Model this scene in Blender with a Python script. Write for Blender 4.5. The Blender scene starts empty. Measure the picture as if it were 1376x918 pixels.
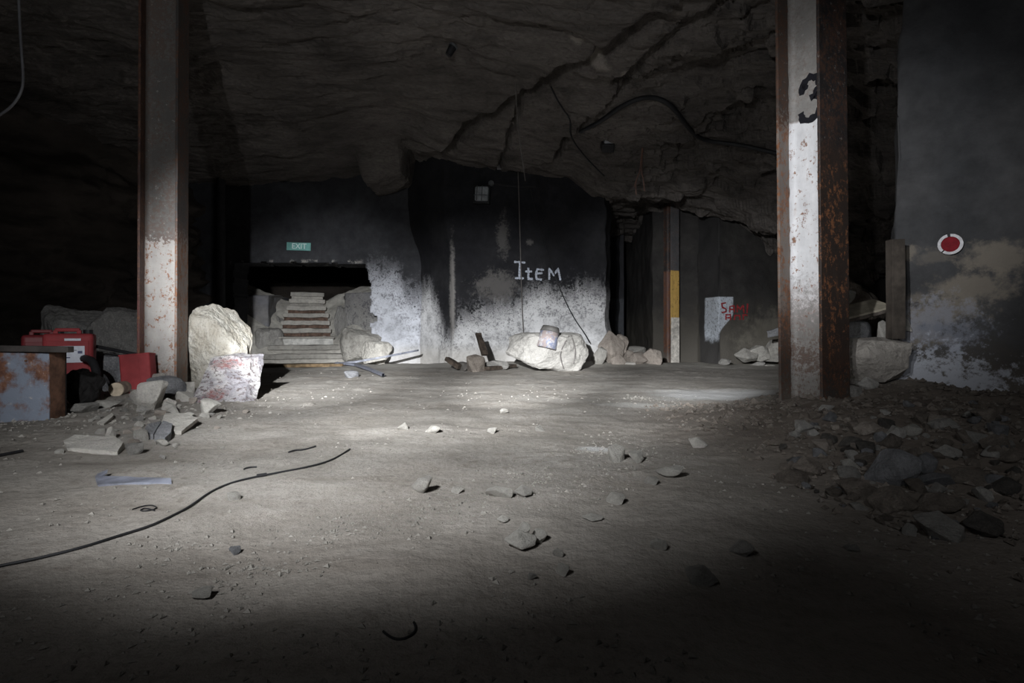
import bpy, bmesh, math, random
import numpy as np
from mathutils import Vector, Matrix

SC = bpy.context.scene
COL = SC.collection
random.seed(7)
R = random.Random(11)

# ------------------------------------------------------------------ camera, world, lamps, exposure
F, CX, HY, EYE = 764.0, 688.0, 450.0, 0.5        # focal length in pixels, principal column, horizon row, eye height
cd = bpy.data.cameras.new('camera')
cam = bpy.data.objects.new('camera', cd)
COL.objects.link(cam)
cam.location = (0, 0, EYE)
cam.rotation_euler = (math.pi / 2, 0, 0)
cd.sensor_width = 36.0
cd.lens = F / 1376.0 * 36.0
cd.shift_y = -9.0 / 1376.0
cd.clip_start = 0.02
cd.clip_end = 80
SC.camera = cam

w = bpy.data.worlds.new('mine_dark')
SC.world = w
w.use_nodes = True
w.node_tree.nodes['Background'].inputs[0].default_value = (0.55, 0.62, 0.8, 1)
w.node_tree.nodes['Background'].inputs[1].default_value = 0.006

def torch(name, loc, target, angle, power, blend=1.0, size=0.03, col=(0.96, 0.98, 1.0)):
    l = bpy.data.lights.new(name, 'SPOT')
    l.energy = power
    l.spot_size = math.radians(angle)
    l.spot_blend = blend
    l.shadow_soft_size = size
    l.color = col
    o = bpy.data.objects.new(name, l)
    COL.objects.link(o)
    o.location = loc
    o.rotation_euler = (Vector(target) - Vector(loc)).to_track_quat('-Z', 'Y').to_euler()
    return o

T0 = (-0.85, -0.2, 1.5)                          # the torch, held beside the camera and swept over the place
for x, p in ((-1.35, 1000), (-0.35, 1250), (0.8, 850)): torch('torch_floor', T0, (x, 4.4, 0.0), 28, p)
for x, p in ((-1.9, 4600), (0.3, 4800), (2.0, 2600)): torch('torch_floor', T0, (x, 6.2, 0.0), 17, p)
for x, y, p in ((-1.15, 3.0, 300), (-0.40, 2.6, 270), (0.15, 2.7, 150)): torch('torch_near', T0, (x, y, 0.0), 49, p)
torch('fill_foreground', T0, (0.4, 2.2, 0.0), 125, 4.5)  # added weak broad fill lamp, lifts the black foreground
for t, p in (((-3.1, 10, 0.5), 2400), ((-0.5, 9.3, 0.4), 2400), ((2.9, 10.2, 0.7), 1700)): torch('torch_back', T0, t, 27, p)
torch('torch_column', T0, (1.9, 3.5, 1.35), 30, 600)
torch('torch_column', T0, (-2.75, 3.9, 0.35), 30, 230)
torch('fill_wide', (-0.7, -0.6, 1.3), (-0.3, 6.0, 2.1), 100, 225)  # added wide fill lamp for the roof and walls
torch('fill_right', (0.2, -0.9, 1.5), (3.0, 3.8, 0.4), 60, 60)  # added weak fill lamp for the right side

SC.view_settings.view_transform = 'Standard'
SC.view_settings.look = 'None'
SC.view_settings.exposure = 0.0
SC.view_settings.gamma = 1.0
SC.view_settings.use_curve_mapping = False

# ------------------------------------------------------------------ numpy gradient noise
_rs = np.random.RandomState(3)
_perm = np.concatenate([_rs.permutation(256)] * 3)
_g = _rs.normal(size=(256, 3))
_g /= np.linalg.norm(_g, axis=1)[:, None]

def perlin(x, y, z=0.0):
    x, y, z = np.broadcast_arrays(np.asarray(x, float), np.asarray(y, float), np.asarray(z, float))
    xi, yi, zi = np.floor(x).astype(int), np.floor(y).astype(int), np.floor(z).astype(int)
    xf, yf, zf = x - xi, y - yi, z - zi
    xi &= 255; yi &= 255; zi &= 255
    u, v, t = [q * q * q * (q * (q * 6 - 15) + 10) for q in (xf, yf, zf)]
    def g(a, b, c):
        h = _perm[_perm[_perm[xi + a] + yi + b] + zi + c]
        G = _g[h]
        return G[..., 0] * (xf - a) + G[..., 1] * (yf - b) + G[..., 2] * (zf - c)
    L = lambda a, b, k: a + (b - a) * k
    return L(L(L(g(0, 0, 0), g(1, 0, 0), u), L(g(0, 1, 0), g(1, 1, 0), u), v),
             L(L(g(0, 0, 1), g(1, 0, 1), u), L(g(0, 1, 1), g(1, 1, 1), u), v), t) * 1.4

def fbm(x, y, z=0.0, o=4, gain=0.5):
    s, a, f = 0, 1.0, 1.0
    for _ in range(o):
        s = s + a * perlin(x * f, y * f, z * f + 7.3 * _)
        a *= gain; f *= 2.03
    return s

def sst(a, b, x):
    t = np.clip((np.asarray(x, float) - a) / (b - a), 0, 1)
    return t * t * (3 - 2 * t)

def gauss(x, y, cx, cy, rx, ry):
    return np.exp(-((x - cx) / rx) ** 2 - ((y - cy) / ry) ** 2)

# ------------------------------------------------------------------ ground and roof shapes
def floor_z(x, y):
    x = np.asarray(x, float); y = np.asarray(y, float)
    z = 0.022 * fbm(x * 0.6, y * 0.6, 1.5, 3) + 0.011 * fbm(x * 2.6, y * 2.6, 4.0, 3)
    z = z + 0.010 * np.maximum(0, fbm(x * 6, y * 6, 9.0, 3)) * sst(-0.3, 0.4, fbm(x * 1.1, y * 1.1, 20.0, 2))
    z = z + 0.022 * np.maximum(0, fbm(x * 12, y * 12, 19.0, 4) - .10) * sst(0.05, 0.5, fbm(x * 0.9 + 3, y * 0.9, 27.0, 3))
    z = z + 0.07 * gauss(x, y, -2.75, 4.35, 0.75, 0.6) + 0.025 * gauss(x, y, -2.6, 3.4, 0.7, 0.5)
    bank = sst(0.85, 2.2, x + 0.22 * fbm(x * 1.3, y * 1.3, 2, 2)) * (1 - sst(3.3, 4.6, y)) * sst(0.2, 1.2, y)
    z = z + 0.10 * bank + 0.20 * gauss(x, y, 2.75, 4.1, 0.6, 0.6)
    z = z + bank * 0.035 * fbm(x * 3.5, y * 3.5, 11, 3)
    z = z + 0.05 * gauss(x, y, 0.2, 9.2, 3.5, 0.5) + 0.16 * gauss(x, y, 1.85, 9.9, 0.5, 0.6)
    return z

def ground(px, py):
    """where the sight line through a spot of the photograph meets the uneven ground"""
    d = EYE * F / (py - HY)
    for _ in range(12):
        z = float(floor_z((px - CX) / F * d, d))
        d = 0.5 * d + 0.5 * (EYE - z) * F / max(py - HY, 4)
    x = (px - CX) / F * d
    return Vector((x, d, float(floor_z(x, d))))

def P(px, py, d):
    return Vector(((px - CX) / F * d, d, EYE - (py - HY) / F * d))

_crack = [(560, 205), (598, 190), (640, 150), (700, 118), (728, 108), (765, 72), (800, 58), (838, 28), (880, -4)]
_crack2 = [(835, 95), (868, 62), (900, 36), (945, 10), (990, -20)]
_crack3 = [(665, 235), (690, 175), (705, 130)]
_crack4 = [(712, 228), (745, 218), (765, 190), (800, 165), (850, 140)]
def _plane(pts, z=3.45):
    out = []
    for a, b in pts:
        d = (z - EYE) * F / (HY - b)
        out.append(((a - CX) / F * d, d))
    return out
def _dist(x, y, pts):
    best = np.full(np.shape(x), 9.0); side = np.zeros(np.shape(x))
    for (ax, ay), (bx, by) in zip(pts, pts[1:]):
        vx, vy = bx - ax, by - ay
        t = np.clip(((x - ax) * vx + (y - ay) * vy) / (vx * vx + vy * vy), 0, 1)
        dx, dy = x - ax - t * vx, y - ay - t * vy
        d = np.hypot(dx, dy)
        s = np.sign(vx * dy - vy * dx)
        m = d < best
        best = np.where(m, d, best); side = np.where(m, s, side)
    return best, side
_C1, _C2, _C3, _C4 = _plane(_crack), _plane(_crack2), _plane(_crack3, 3.25), _plane(_crack4, 3.1)

def ceil_z(x, y):
    x = np.asarray(x, float); y = np.asarray(y, float)
    wx = x + 0.15 * fbm(x, y, 3, 2); wy = y + 0.12 * fbm(x, y, 8, 2)
    z = 3.46 + 0.10 * fbm(x * 0.35, y * 0.35, 5, 3)
    drop = np.interp(x, [-6, -3.4, -2.4, -1.7, -1.0, 0, 0.9, 1.3, 1.6, 2.4, 4.3, 6.0], [0.22, 0.2, 0.1, -0.06, 0.2, 0.27, 0.40, 0.68, 0.74, 0.70, 1.0, 1.35])
    z = z - drop * sst(6.0, 9.2, y + 0.25 * fbm(x * 0.9, y * 0.9, 2, 3))
    z = z - 0.55 * sst(3.2, 5.0, x) * sst(4.5, 7.5, y)
    # bedding: thin slabs of rock broken off in steps
    t = fbm(wx * 0.55, wy * 1.5, 12, 4) * 0.30 + 0.10 * fbm(wx * 1.6, wy * 5.0, 31, 3)
    step = 0.055
    q = t / step
    fr = q - np.floor(q)
    z = z + (np.floor(q) + sst(0.40, 0.60, fr)) * step * 0.42
    z = z + 0.020 * fbm(x * 3.0, y * 10, 2, 3)
    rr = sst(1.0, 3.0, x)
    t2 = fbm(wx * 0.8 - wy * 0.35, wy * 1.3 + wx * 0.5, 44, 3) * 0.5
    q = t2 / 0.16; fr = q - np.floor(q)
    z = z + rr * (np.floor(q) + sst(0.44, 0.56, fr)) * 0.13
    # hanging block by the corner of the pillar, and the cracks
    z = z - 0.42 * sst(-2.42, -2.30, x + 0.06 * fbm(x * 3, y * 3, 1, 2)) * (1 - sst(-1.76, -1.66, x)) * sst(8.55, 8.95, y)
    for pts, wd, dp, low in ((_C1, 0.085, 0.42, 0.12), (_C2, 0.07, 0.32, 0.08), (_C3, 0.03, 0.14, 0.0), (_C4, 0.035, 0.2, 0.05)):
        d, s = _dist(x + 0.03 * fbm(x * 4, y * 4, 6, 2), y + 0.03 * fbm(x * 4, y * 4, 16, 2), pts)
        z = z + dp * np.exp(-(d / wd) ** 2) - low * (s < 0) * np.exp(-(d / 0.8) ** 2) * (d > 0.02)
    return z

def roof(px, py):
    d = 1.5
    while d < 13:
        z = EYE + (HY - py) / F * d
        if z > float(ceil_z((px - CX) / F * d, d)):
            break
        d += 0.03
    return P(px, py, d - 0.02)

# ------------------------------------------------------------------ object helpers
def put(name, me, mat=None, parent=None):
    o = bpy.data.objects.new(name, me)
    COL.objects.link(o)
    if mat is not None and hasattr(me, 'materials') and not len(me.materials):
        me.materials.append(mat)
    if parent is not None:
        o.parent = parent
    return o

def tag(o, label=None, cat=None, group=None, kind=None):
    if label: o['label'] = label
    if cat: o['category'] = cat
    if group: o['group'] = group
    if kind: o['kind'] = kind
    return o

def empty(name, loc, label, cat, rz=0.0, group=None):
    o = bpy.data.objects.new(name, None)
    COL.objects.link(o)
    o.location = loc
    o.rotation_euler = (0, 0, rz)
    o.empty_display_size = 0.1
    return tag(o, label, cat, group)

def from_bm(bm, name, smooth=False):
    bmesh.ops.recalc_face_normals(bm, faces=bm.faces)
    me = bpy.data.meshes.new(name)
    bm.to_mesh(me)
    bm.free()
    if smooth:
        for p in me.polygons: p.use_smooth = True
    return me

def pydata(name, v, f, smooth=True):
    me = bpy.data.meshes.new(name)
    me.from_pydata([tuple(a) for a in v], [], f)
    me.update()
    if smooth:
        me.polygons.foreach_set('use_smooth', [True] * len(me.polygons))
    return me

def grid_mesh(name, V, keep=None, back=None, smooth=True):
    """V: (nu, nv, 3) sheet of points; keep: (nu-1, nv-1) cells kept; back: thickness vector given to every free edge"""
    nu, nv = V.shape[:2]
    idx = np.arange(nu * nv).reshape(nu, nv)
    q = np.stack([idx[:-1, :-1], idx[1:, :-1], idx[1:, 1:], idx[:-1, 1:]], -1)
    q = q[keep] if keep is not None else q.reshape(-1, 4)
    verts = V.reshape(-1, 3)
    faces = q.tolist()
    if back is not None:
        cnt = {}
        for a, b, c, d in faces:
            for e in ((a, b), (b, c), (c, d), (d, a)):
                k = (min(e), max(e)); cnt[k] = cnt.get(k, 0) + 1
        rim = [k for k, n in cnt.items() if n == 1]
        ids = sorted({i for k in rim for i in k})
        mp = {i: len(verts) + j for j, i in enumerate(ids)}
        bv = verts[ids] + np.asarray(back)
        verts = np.concatenate([verts, bv])
        faces += [[a, b, mp[b], mp[a]] for a, b in rim]
    used = np.unique(np.concatenate([np.asarray(f) for f in faces])) if keep is not None else None
    if used is not None:
        re = -np.ones(len(verts), int); re[used] = np.arange(len(used))
        verts = verts[used]; faces = [[int(re[i]) for i in f] for f in faces]
    me = bpy.data.meshes.new(name)
    me.from_pydata(verts.tolist(), [], faces)
    me.update()
    if smooth: me.polygons.foreach_set('use_smooth', [True] * len(me.polygons))
    return me

def tube(name, pts, r, mat, parent=None, cyc=False):
    c = bpy.data.curves.new(name, 'CURVE')
    c.dimensions = '3D'
    c.bevel_depth = r
    c.bevel_resolution = 2
    c.resolution_u = 6
    s = c.splines.new('NURBS' if len(pts) > 2 else 'POLY')
    s.points.add(len(pts) - 1)
    for p, q in zip(s.points, pts): p.co = (*q, 1)
    if len(pts) > 2:
        s.order_u = 3; s.use_endpoint_u = True; s.use_cyclic_u = cyc
    c.use_fill_caps = True
    t = bpy.data.objects.new('tmp', c); COL.objects.link(t)
    me = bpy.data.meshes.new_from_object(t.evaluated_get(bpy.context.evaluated_depsgraph_get()))
    bpy.data.objects.remove(t); bpy.data.curves.remove(c)
    me.name = name; me.materials.clear()
    return put(name, me, mat, parent)

def bm_box(sx, sy, sz, c=(0, 0, 0), bev=0.0, seg=2, bm=None):
    b = bmesh.new()
    bmesh.ops.create_cube(b, size=1)
    bmesh.ops.scale(b, vec=(sx, sy, sz), verts=b.verts)
    if bev: bmesh.ops.bevel(b, geom=b.edges[:], offset=bev, segments=seg, affect='EDGES', profile=0.6)
    bmesh.ops.translate(b, vec=c, verts=b.verts)
    if bm is None: return b
    me = bpy.data.meshes.new('t'); b.to_mesh(me); b.free(); bm.from_mesh(me); bpy.data.meshes.remove(me)
    return bm

def bm_cyl(r1, r2, h, n=20, M=None, bm=None):
    b = bmesh.new() if bm is None else bm
    bmesh.ops.create_cone(b, cap_ends=True, segments=n, radius1=r1, radius2=r2, depth=h, matrix=M or Matrix())
    return b

def roughen(bm, amp, freq, seed=0.0, cuts=0):
    if cuts:
        bmesh.ops.subdivide_edges(bm, edges=bm.edges[:], cuts=cuts, use_grid_fill=True)
    co = np.array([v.co[:] for v in bm.verts])
    n = np.stack([fbm(co[:, 0] * freq + seed, co[:, 1] * freq + k * 17.1, co[:, 2] * freq + seed * 2, 3) for k in range(3)], 1)
    for v, q in zip(bm.verts, n * amp): v.co += Vector(q)
    return bm

def prism(pts, vec, amp=0.01, freq=9, cuts=5, seed=0.0):
    """broken plate: outline pts, thickness vec, faces subdivided and roughened"""
    bm = bmesh.new()
    a = [bm.verts.new(p) for p in pts]
    b = [bm.verts.new(Vector(p) + Vector(vec)) for p in pts]
    n = len(pts)
    bm.faces.new(a); bm.faces.new(b[::-1])
    for i in range(n): bm.faces.new((a[i], b[i], b[(i + 1) % n], a[(i + 1) % n]))
    bmesh.ops.triangulate(bm, faces=[f for f in bm.faces if len(f.verts) > 4])
    for _ in range(cuts):
        long = [e for e in bm.edges if e.calc_length() > 0.045]
        if not long: break
        bmesh.ops.subdivide_edges(bm, edges=long, cuts=1)
        bmesh.ops.triangulate(bm, faces=[f for f in bm.faces if len(f.verts) > 3])
    return roughen(bm, amp, freq, seed)

# ------------------------------------------------------------------ node helpers
class Mat:
    def __init__(s, name, rough=0.9, spec=0.25):
        s.m = bpy.data.materials.new(name); s.m.use_nodes = True
        s.t = s.m.node_tree; s.b = s.t.nodes['Principled BSDF']
        s.b.inputs['Roughness'].default_value = rough
        s.b.inputs['Specular IOR Level'].default_value = spec
        tc = s.t.nodes.new('ShaderNodeTexCoord'); s.o = tc.outputs['Object']
        sp = s.n('ShaderNodeSeparateXYZ', {0: s.o}); s.x, s.y, s.z = sp.outputs
    def n(s, typ, ins=None, **props):
        k = s.t.nodes.new(typ)
        for a, b in props.items(): setattr(k, a, b)
        for i, v in (ins or {}).items(): s.set(k.inputs[i], v)
        return k
    def set(s, sock, v):
        if isinstance(v, bpy.types.NodeSocket): s.t.links.new(v, sock)
        elif isinstance(v, (tuple, list)) and sock.type == 'RGBA': sock.default_value = (*v[:3], 1)
        else: sock.default_value = v
    def math(s, op, a, b=0.0, clamp=False):
        return s.n('ShaderNodeMath', {0: a, 1: b}, operation=op, use_clamp=clamp).outputs[0]
    def vec(s, op, a, b):
        return s.n('ShaderNodeVectorMath', {0: a, 1: b}, operation=op).outputs[0]
    def noise(s, scale, detail=4, rough=0.55, stretch=None, off=0.0, dist=0.0):
        v = s.o
        if stretch: v = s.vec('MULTIPLY', v, stretch)
        if off: v = s.vec('ADD', v, (off, off * 1.7, -off))
        return s.n('ShaderNodeTexNoise', {'Vector': v, 'Scale': scale, 'Detail': detail, 'Roughness': rough, 'Distortion': dist}).outputs[0]
    def mr(s, v, a, b, c=0.0, d=1.0):
        k = s.n('ShaderNodeMapRange', {0: v, 1: a, 2: b, 3: c, 4: d}, interpolation_type='SMOOTHSTEP')
        return k.outputs[0]
    def mix(s, f, a, b):
        k = s.n('ShaderNodeMix', None, data_type='RGBA')
        s.set(k.inputs[0], f); s.set(k.inputs[6], a); s.set(k.inputs[7], b)
        return k.outputs[2]
    def mul(s, a, b):
        k = s.n('ShaderNodeMix', None, data_type='RGBA', blend_type='MULTIPLY')
        s.set(k.inputs[0], 1.0); s.set(k.inputs[6], a); s.set(k.inputs[7], b)
        return k.outputs[2]
    def ramp(s, f, stops, interp='LINEAR'):
        k = s.n('ShaderNodeValToRGB', {0: f}); r = k.color_ramp; r.interpolation = interp
        while len(r.elements) < len(stops): r.elements.new(0.5)
        for e, (p, c) in zip(r.elements, stops):
            e.position = p; e.color = (c, c, c, 1) if isinstance(c, (int, float)) else (*c, 1)
        return k.outputs[0]
    def blob(s, c, r, noise=None, amt=0.6):
        q = s.vec('DIVIDE', s.vec('SUBTRACT', s.o, tuple(c)), tuple(r))
        d = s.n('ShaderNodeVectorMath', {0: q}, operation='LENGTH').outputs[1]
        if noise is not None:
            d = s.math('ADD', d, s.math('MULTIPLY', s.math('SUBTRACT', noise, 0.5), amt * 2))
            d = s.math('ADD', d, s.math('MULTIPLY', s.math('SUBTRACT', s.rag(), 0.5), amt * 2.2))
        return s.mr(d, 1.35, 0.45)
    def curve_of(s, v, pts):
        lo, hi = pts[0][0], pts[-1][0]
        f = s.n('ShaderNodeMapRange', {0: v, 1: lo, 2: hi}).outputs[0]
        return s.math('MULTIPLY', s.ramp(f, [((a - lo) / (hi - lo), b / 4.0) for a, b in pts]), 4.0)
    def rag(s):
        if not hasattr(s, '_rag'): s._rag = s.noise(7.0, 8, 0.72, off=13)
        return s._rag
    def bump(s, h, strength=0.5, dist=0.02):
        k = s.n('ShaderNodeBump', {'Strength': strength, 'Distance': dist, 'Height': h})
        s.t.links.new(k.outputs[0], s.b.inputs['Normal'])
    def out(s, col, rough=None):
        s.set(s.b.inputs['Base Color'], col)
        if rough is not None: s.set(s.b.inputs['Roughness'], rough)
        return s.m

def plain(name, col, rough=0.7, var=0.25, scale=9, spec=0.3, metal=0.0):
    m = Mat(name, rough, spec)
    n = m.noise(scale, 5, 0.6)
    c = m.mix(m.mr(n, 0.3, 0.7), [q * (1 - var) for q in col], [min(1, q * (1 + var)) for q in col])
    m.bump(m.noise(scale * 6, 4), 0.25, 0.004)
    m.b.inputs['Metallic'].default_value = metal
    return m.out(c)

# ---- rock, dust, stones
def stone_mat(name, a, b, pale=0.0):
    m = Mat(name, 0.95, 0.15)
    rnd = m.n('ShaderNodeObjectInfo').outputs['Random']
    n1 = m.noise(3.0, 6, 0.65, off=1.3); n2 = m.noise(14.0, 5, 0.65); n3 = m.noise(60, 3, 0.6)
    c = m.mix(m.mr(n1, 0.32, 0.68), a, b)
    c = m.mul(c, m.ramp(rnd, [(0, 0.7), (1, 1.25)]))
    c = m.mul(c, m.ramp(n2, [(0.25, 0.66), (0.5, 1.0), (0.8, 1.2)]))
    if pale: c = m.mix(m.math('MULTIPLY', m.mr(n3, 0.5, 0.72), pale), c, (0.62, 0.60, 0.57))
    m.bump(m.math('ADD', n2, m.math('MULTIPLY', n3, 0.5)), 0.8, 0.02)
    return m.out(c)

M_pale = stone_mat('pale_stone', (0.42, 0.40, 0.365), (0.54, 0.52, 0.48), 0.3)
M_grey = stone_mat('grey_stone', (0.29, 0.28, 0.265), (0.40, 0.385, 0.36), 0.3)
M_brown = stone_mat('brown_stone', (0.145, 0.124, 0.106), (0.24, 0.207, 0.178), 0.15)
M_blue = stone_mat('blue_grey_stone', (0.165, 0.168, 0.178), (0.255, 0.258, 0.272), 0.3)
M_dust = stone_mat('dusty_crumbs', (0.20, 0.188, 0.168), (0.29, 0.274, 0.25), 0)
M_pink = stone_mat('pinkish_stone', (0.33, 0.285, 0.25), (0.43, 0.38, 0.335), 0.2)
M_dark = stone_mat('dark_stone', (0.07, 0.065, 0.06), (0.12, 0.11, 0.10), 0.1)

def floor_mat():
    m = Mat('dusty_floor', 0.95, 0.12)
    big = m.noise(0.9, 5, 0.6, off=2); mid = m.noise(4.5, 6, 0.65); fine = m.noise(38, 5, 0.7); grit = m.noise(150, 2, 0.6)
    st = m.noise(2.2, 5, 0.6, stretch=(0.35, 2.4, 1), off=5)
    c = m.mix(m.mr(big, 0.3, 0.7), (0.27, 0.255, 0.232), (0.35, 0.333, 0.308))
    c = m.mix(m.mr(mid, 0.42, 0.75), c, (0.36, 0.34, 0.315))
    c = m.mix(m.math('MULTIPLY', m.mr(st, 0.56, 0.72), 0.45), c, (0.16, 0.14, 0.12))
    c = m.mul(c, m.ramp(fine, [(0.3, 0.74), (0.5, 1.0), (0.75, 1.12)]))
    c = m.mix(m.math('MULTIPLY', m.mr(grit, 0.60, 0.70), 0.4), c, (0.10, 0.09, 0.08))
    clod = m.noise(15, 6, 0.75, off=9); where = m.noise(1.3, 3, 0.5, off=17)
    c = m.mix(m.math('MULTIPLY', m.mr(m.math('ADD', clod, m.math('MULTIPLY', m.math('SUBTRACT', where, 0.5), 0.5)), 0.56, 0.68), 0.5), c, (0.15, 0.13, 0.112))
    c = m.mul(c, m.ramp(m.noise(1.7, 5, .6, off=23), [(.3, (0.80, 0.77, 0.74)), (.62, (1.05, 1.04, 1.03))]))
    # brown earth on the bank at the right wall
    bank = m.math('MULTIPLY', m.mr(m.math('ADD', m.x, m.math('MULTIPLY', big, 0.8)), 0.75, 1.9), m.mr(m.y, 4.2, 3.4))
    c = m.mix(m.math('MULTIPLY', bank, 0.8), c, (0.165, 0.135, 0.112))
    near = m.mr(m.math('ADD', m.y, m.math('MULTIPLY', mid, 0.6)), 2.5, 1.4)  # floor mixed darker and browner towards the camera
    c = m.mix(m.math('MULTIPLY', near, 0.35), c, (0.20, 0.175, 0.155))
    # damp, darker stretch in the passage to the right and pale spilt lime
    damp = m.blob((3.4, 7.0, 0), (2.3, 2.4, 5), mid, 0.3)
    c = m.mix(m.math('MULTIPLY', damp, 0.35), c, (0.12, 0.11, 0.10))
    a = ground(968, 532)
    c = m.mix(m.math('MULTIPLY', m.blob((a.x, a.y + 0.1, 0), (0.50, 0.5, 4), mid, 0.45), 0.8), c, (0.55, 0.55, 0.55))
    a = ground(855, 545)
    c = m.mix(m.math('MULTIPLY', m.blob((a.x, a.y, 0), (0.32, 0.12, 4), mid, 0.6), 0.55), c, (0.5, 0.49, 0.47))
    a = ground(800, 604)
    c = m.mix(m.math('MULTIPLY', m.blob((a.x, a.y, 0), (0.09, 0.06, 4), mid, 0.6), 0.75), c, (0.6, 0.6, 0.6))
    # floor mixed lighter at the foot of the far walls
    foot = m.mr(m.math('ADD', m.y, m.math('MULTIPLY', big, 1.0)), 8.3, 9.4)
    c = m.mix(m.math('MULTIPLY', foot, 0.6), c, (0.46, 0.44, 0.40))
    h = m.math('ADD', m.math('ADD', m.math('MULTIPLY', mid, 1.0), m.math('MULTIPLY', clod, .8)), m.math('ADD', m.math('MULTIPLY', fine, 0.45), m.math('MULTIPLY', grit, 0.12)))
    m.bump(h, 0.6, 0.02)
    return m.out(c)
M_floor = floor_mat()

def ceiling_mat():
    m = Mat('roof_rock', 0.9, 0.2)
    st = m.noise(3.0, 7, 0.65, stretch=(0.45, 1.6, 3)); a = m.noise(1.0, 4, 0.6, off=4); f = m.noise(26, 5, 0.65, stretch=(0.6, 1.4, 2))
    c = m.mix(m.mr(a, 0.3, 0.7), (0.085, 0.076, 0.070), (0.145, 0.130, 0.120))
    c = m.mul(c, m.ramp(st, [(0.28, 0.45), (0.48, 1.0), (0.75, 1.35)]))
    c = m.mul(c, m.ramp(f, [(0.3, 0.7), (0.6, 1.1)]))
    for px, py, rx, ry in ((775, 52, 0.07, 0.05), (802, 78, 0.16, 0.07), (840, 100, 0.05, 0.04)):
        p = roof(px, py)
        c = m.mix(m.math('MULTIPLY', m.blob(p, (rx, ry, 1), f, 0.6), 0.55), c, (0.42, 0.38, 0.34))
    m.bump(m.math('ADD', st, m.math('MULTIPLY', f, 0.4)), 0.9, 0.05)
    return m.out(c)
M_ceil = ceiling_mat()

def rock_wall_mat(name, a, b):
    m = Mat(name, 0.9, 0.2)
    st = m.noise(2.2, 7, 0.65, stretch=(0.7, 0.7, 2.2)); f = m.noise(20, 5, 0.65); g = m.noise(0.8, 3, 0.5, off=3)
    c = m.mul(m.mix(m.mr(g, 0.3, 0.7), a, b), m.ramp(st, [(0.3, 0.5), (0.5, 1.0), (0.75, 1.3)]))
    m.bump(m.math('ADD', st, m.math('MULTIPLY', f, 0.4)), 0.9, 0.05)
    return m.out(c)
M_rockwall = rock_wall_mat('dark_rock', (0.050, 0.042, 0.036), (0.085, 0.072, 0.062))

def painted_wall(name, zb, dark, dark2, white, band=0.5, extra=None, across='x'):
    """dark paint above, flaking whitewash below a ragged edge that runs at height zb(x)"""
    m = Mat(name, 0.85, 0.2)
    big = m.noise(1.6, 5, 0.6, off=1); mid = m.noise(6, 6, 0.7); fine = m.noise(28, 6, 0.75); drip = m.noise(5, 5, 0.6, stretch=(2.2, 2.2, 0.45), off=7)
    z0 = m.curve_of(m.x if across == 'x' else m.y, zb)
    t = m.math('DIVIDE', m.math('SUBTRACT', z0, m.z), band)
    nz = m.math('ADD', m.math('MULTIPLY', m.math('SUBTRACT', mid, 0.5), 1.9), m.math('MULTIPLY', m.math('SUBTRACT', fine, 0.5), 3.2))
    nz = m.math('ADD', nz, m.math('MULTIPLY', m.math('SUBTRACT', drip, 0.5), 0.9))
    wmask = m.mr(m.math('ADD', t, nz), -0.25, 0.85)
    d = m.mix(m.mr(big, 0.3, 0.7), dark, dark2)
    d = m.mul(d, m.ramp(mid, [(0.3, 0.7), (0.7, 1.2)]))
    d = m.mix(m.math('MULTIPLY', m.mr(fine, 0.66, 0.74), 0.35), d, (0.30, 0.29, 0.28))
    wcol = m.mix(m.mr(mid, 0.35, 0.7), white, [q * 0.72 for q in white])
    wcol = m.mix(m.math('MULTIPLY', m.mr(m.math('ADD', m.math('MULTIPLY', fine, .7), m.math('MULTIPLY', mid, .35)), 0.52, 0.60), m.mr(t, 2.4, 0.3, 0.25, 0.9)), wcol, (0.13, 0.125, 0.14))
    wcol = m.mul(wcol, m.ramp(m.noise(2.5, 5, .65, off=11), [(.3, .72), (.6, 1.0)]))
    low = m.mr(m.z, 0.42, 0.12)
    wcol = m.mix(m.math('MULTIPLY', low, 0.55), wcol, (0.50, 0.47, 0.42))
    c = m.mix(wmask, d, wcol)
    if extra: c = extra(m, c, mid, fine, drip)
    m.bump(m.math('ADD', m.math('MULTIPLY', mid, 0.8), m.math('MULTIPLY', fine, 0.5)), 0.55, 0.03)
    return m.out(c)

# ------------------------------------------------------------------ setting
xs = np.concatenate([np.linspace(-9, -5, 50)[:-1], np.linspace(-5, 5, 360), np.linspace(5, 9, 50)[1:]])
ys = np.concatenate([np.linspace(-3, 0.6, 40)[:-1], np.linspace(0.6, 3.2, 170)[:-1], np.linspace(3.2, 10.5, 220)[:-1], np.linspace(10.5, 17, 50)])
X, Y = np.meshgrid(xs, ys, indexing='ij')
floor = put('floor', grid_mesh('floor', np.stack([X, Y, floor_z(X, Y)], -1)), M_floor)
tag(floor, 'uneven dusty mine floor of trodden grey earth', kind='structure')

xs = np.concatenate([np.linspace(-9, -5.6, 40)[:-1], np.linspace(-5.6, 6.6, 400), np.linspace(6.6, 9, 30)[1:]])
ys = np.concatenate([np.linspace(-3, 4.6, 50)[:-1], np.linspace(4.6, 10.6, 260)[:-1], np.linspace(10.6, 17, 60)])
X, Y = np.meshgrid(xs, ys, indexing='ij')
ceiling = put('ceiling', grid_mesh('ceiling', np.stack([X, Y, ceil_z(X, Y)], -1), smooth=False), M_ceil)
tag(ceiling, 'dark cracked bedrock roof of the mine', kind='structure')

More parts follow.
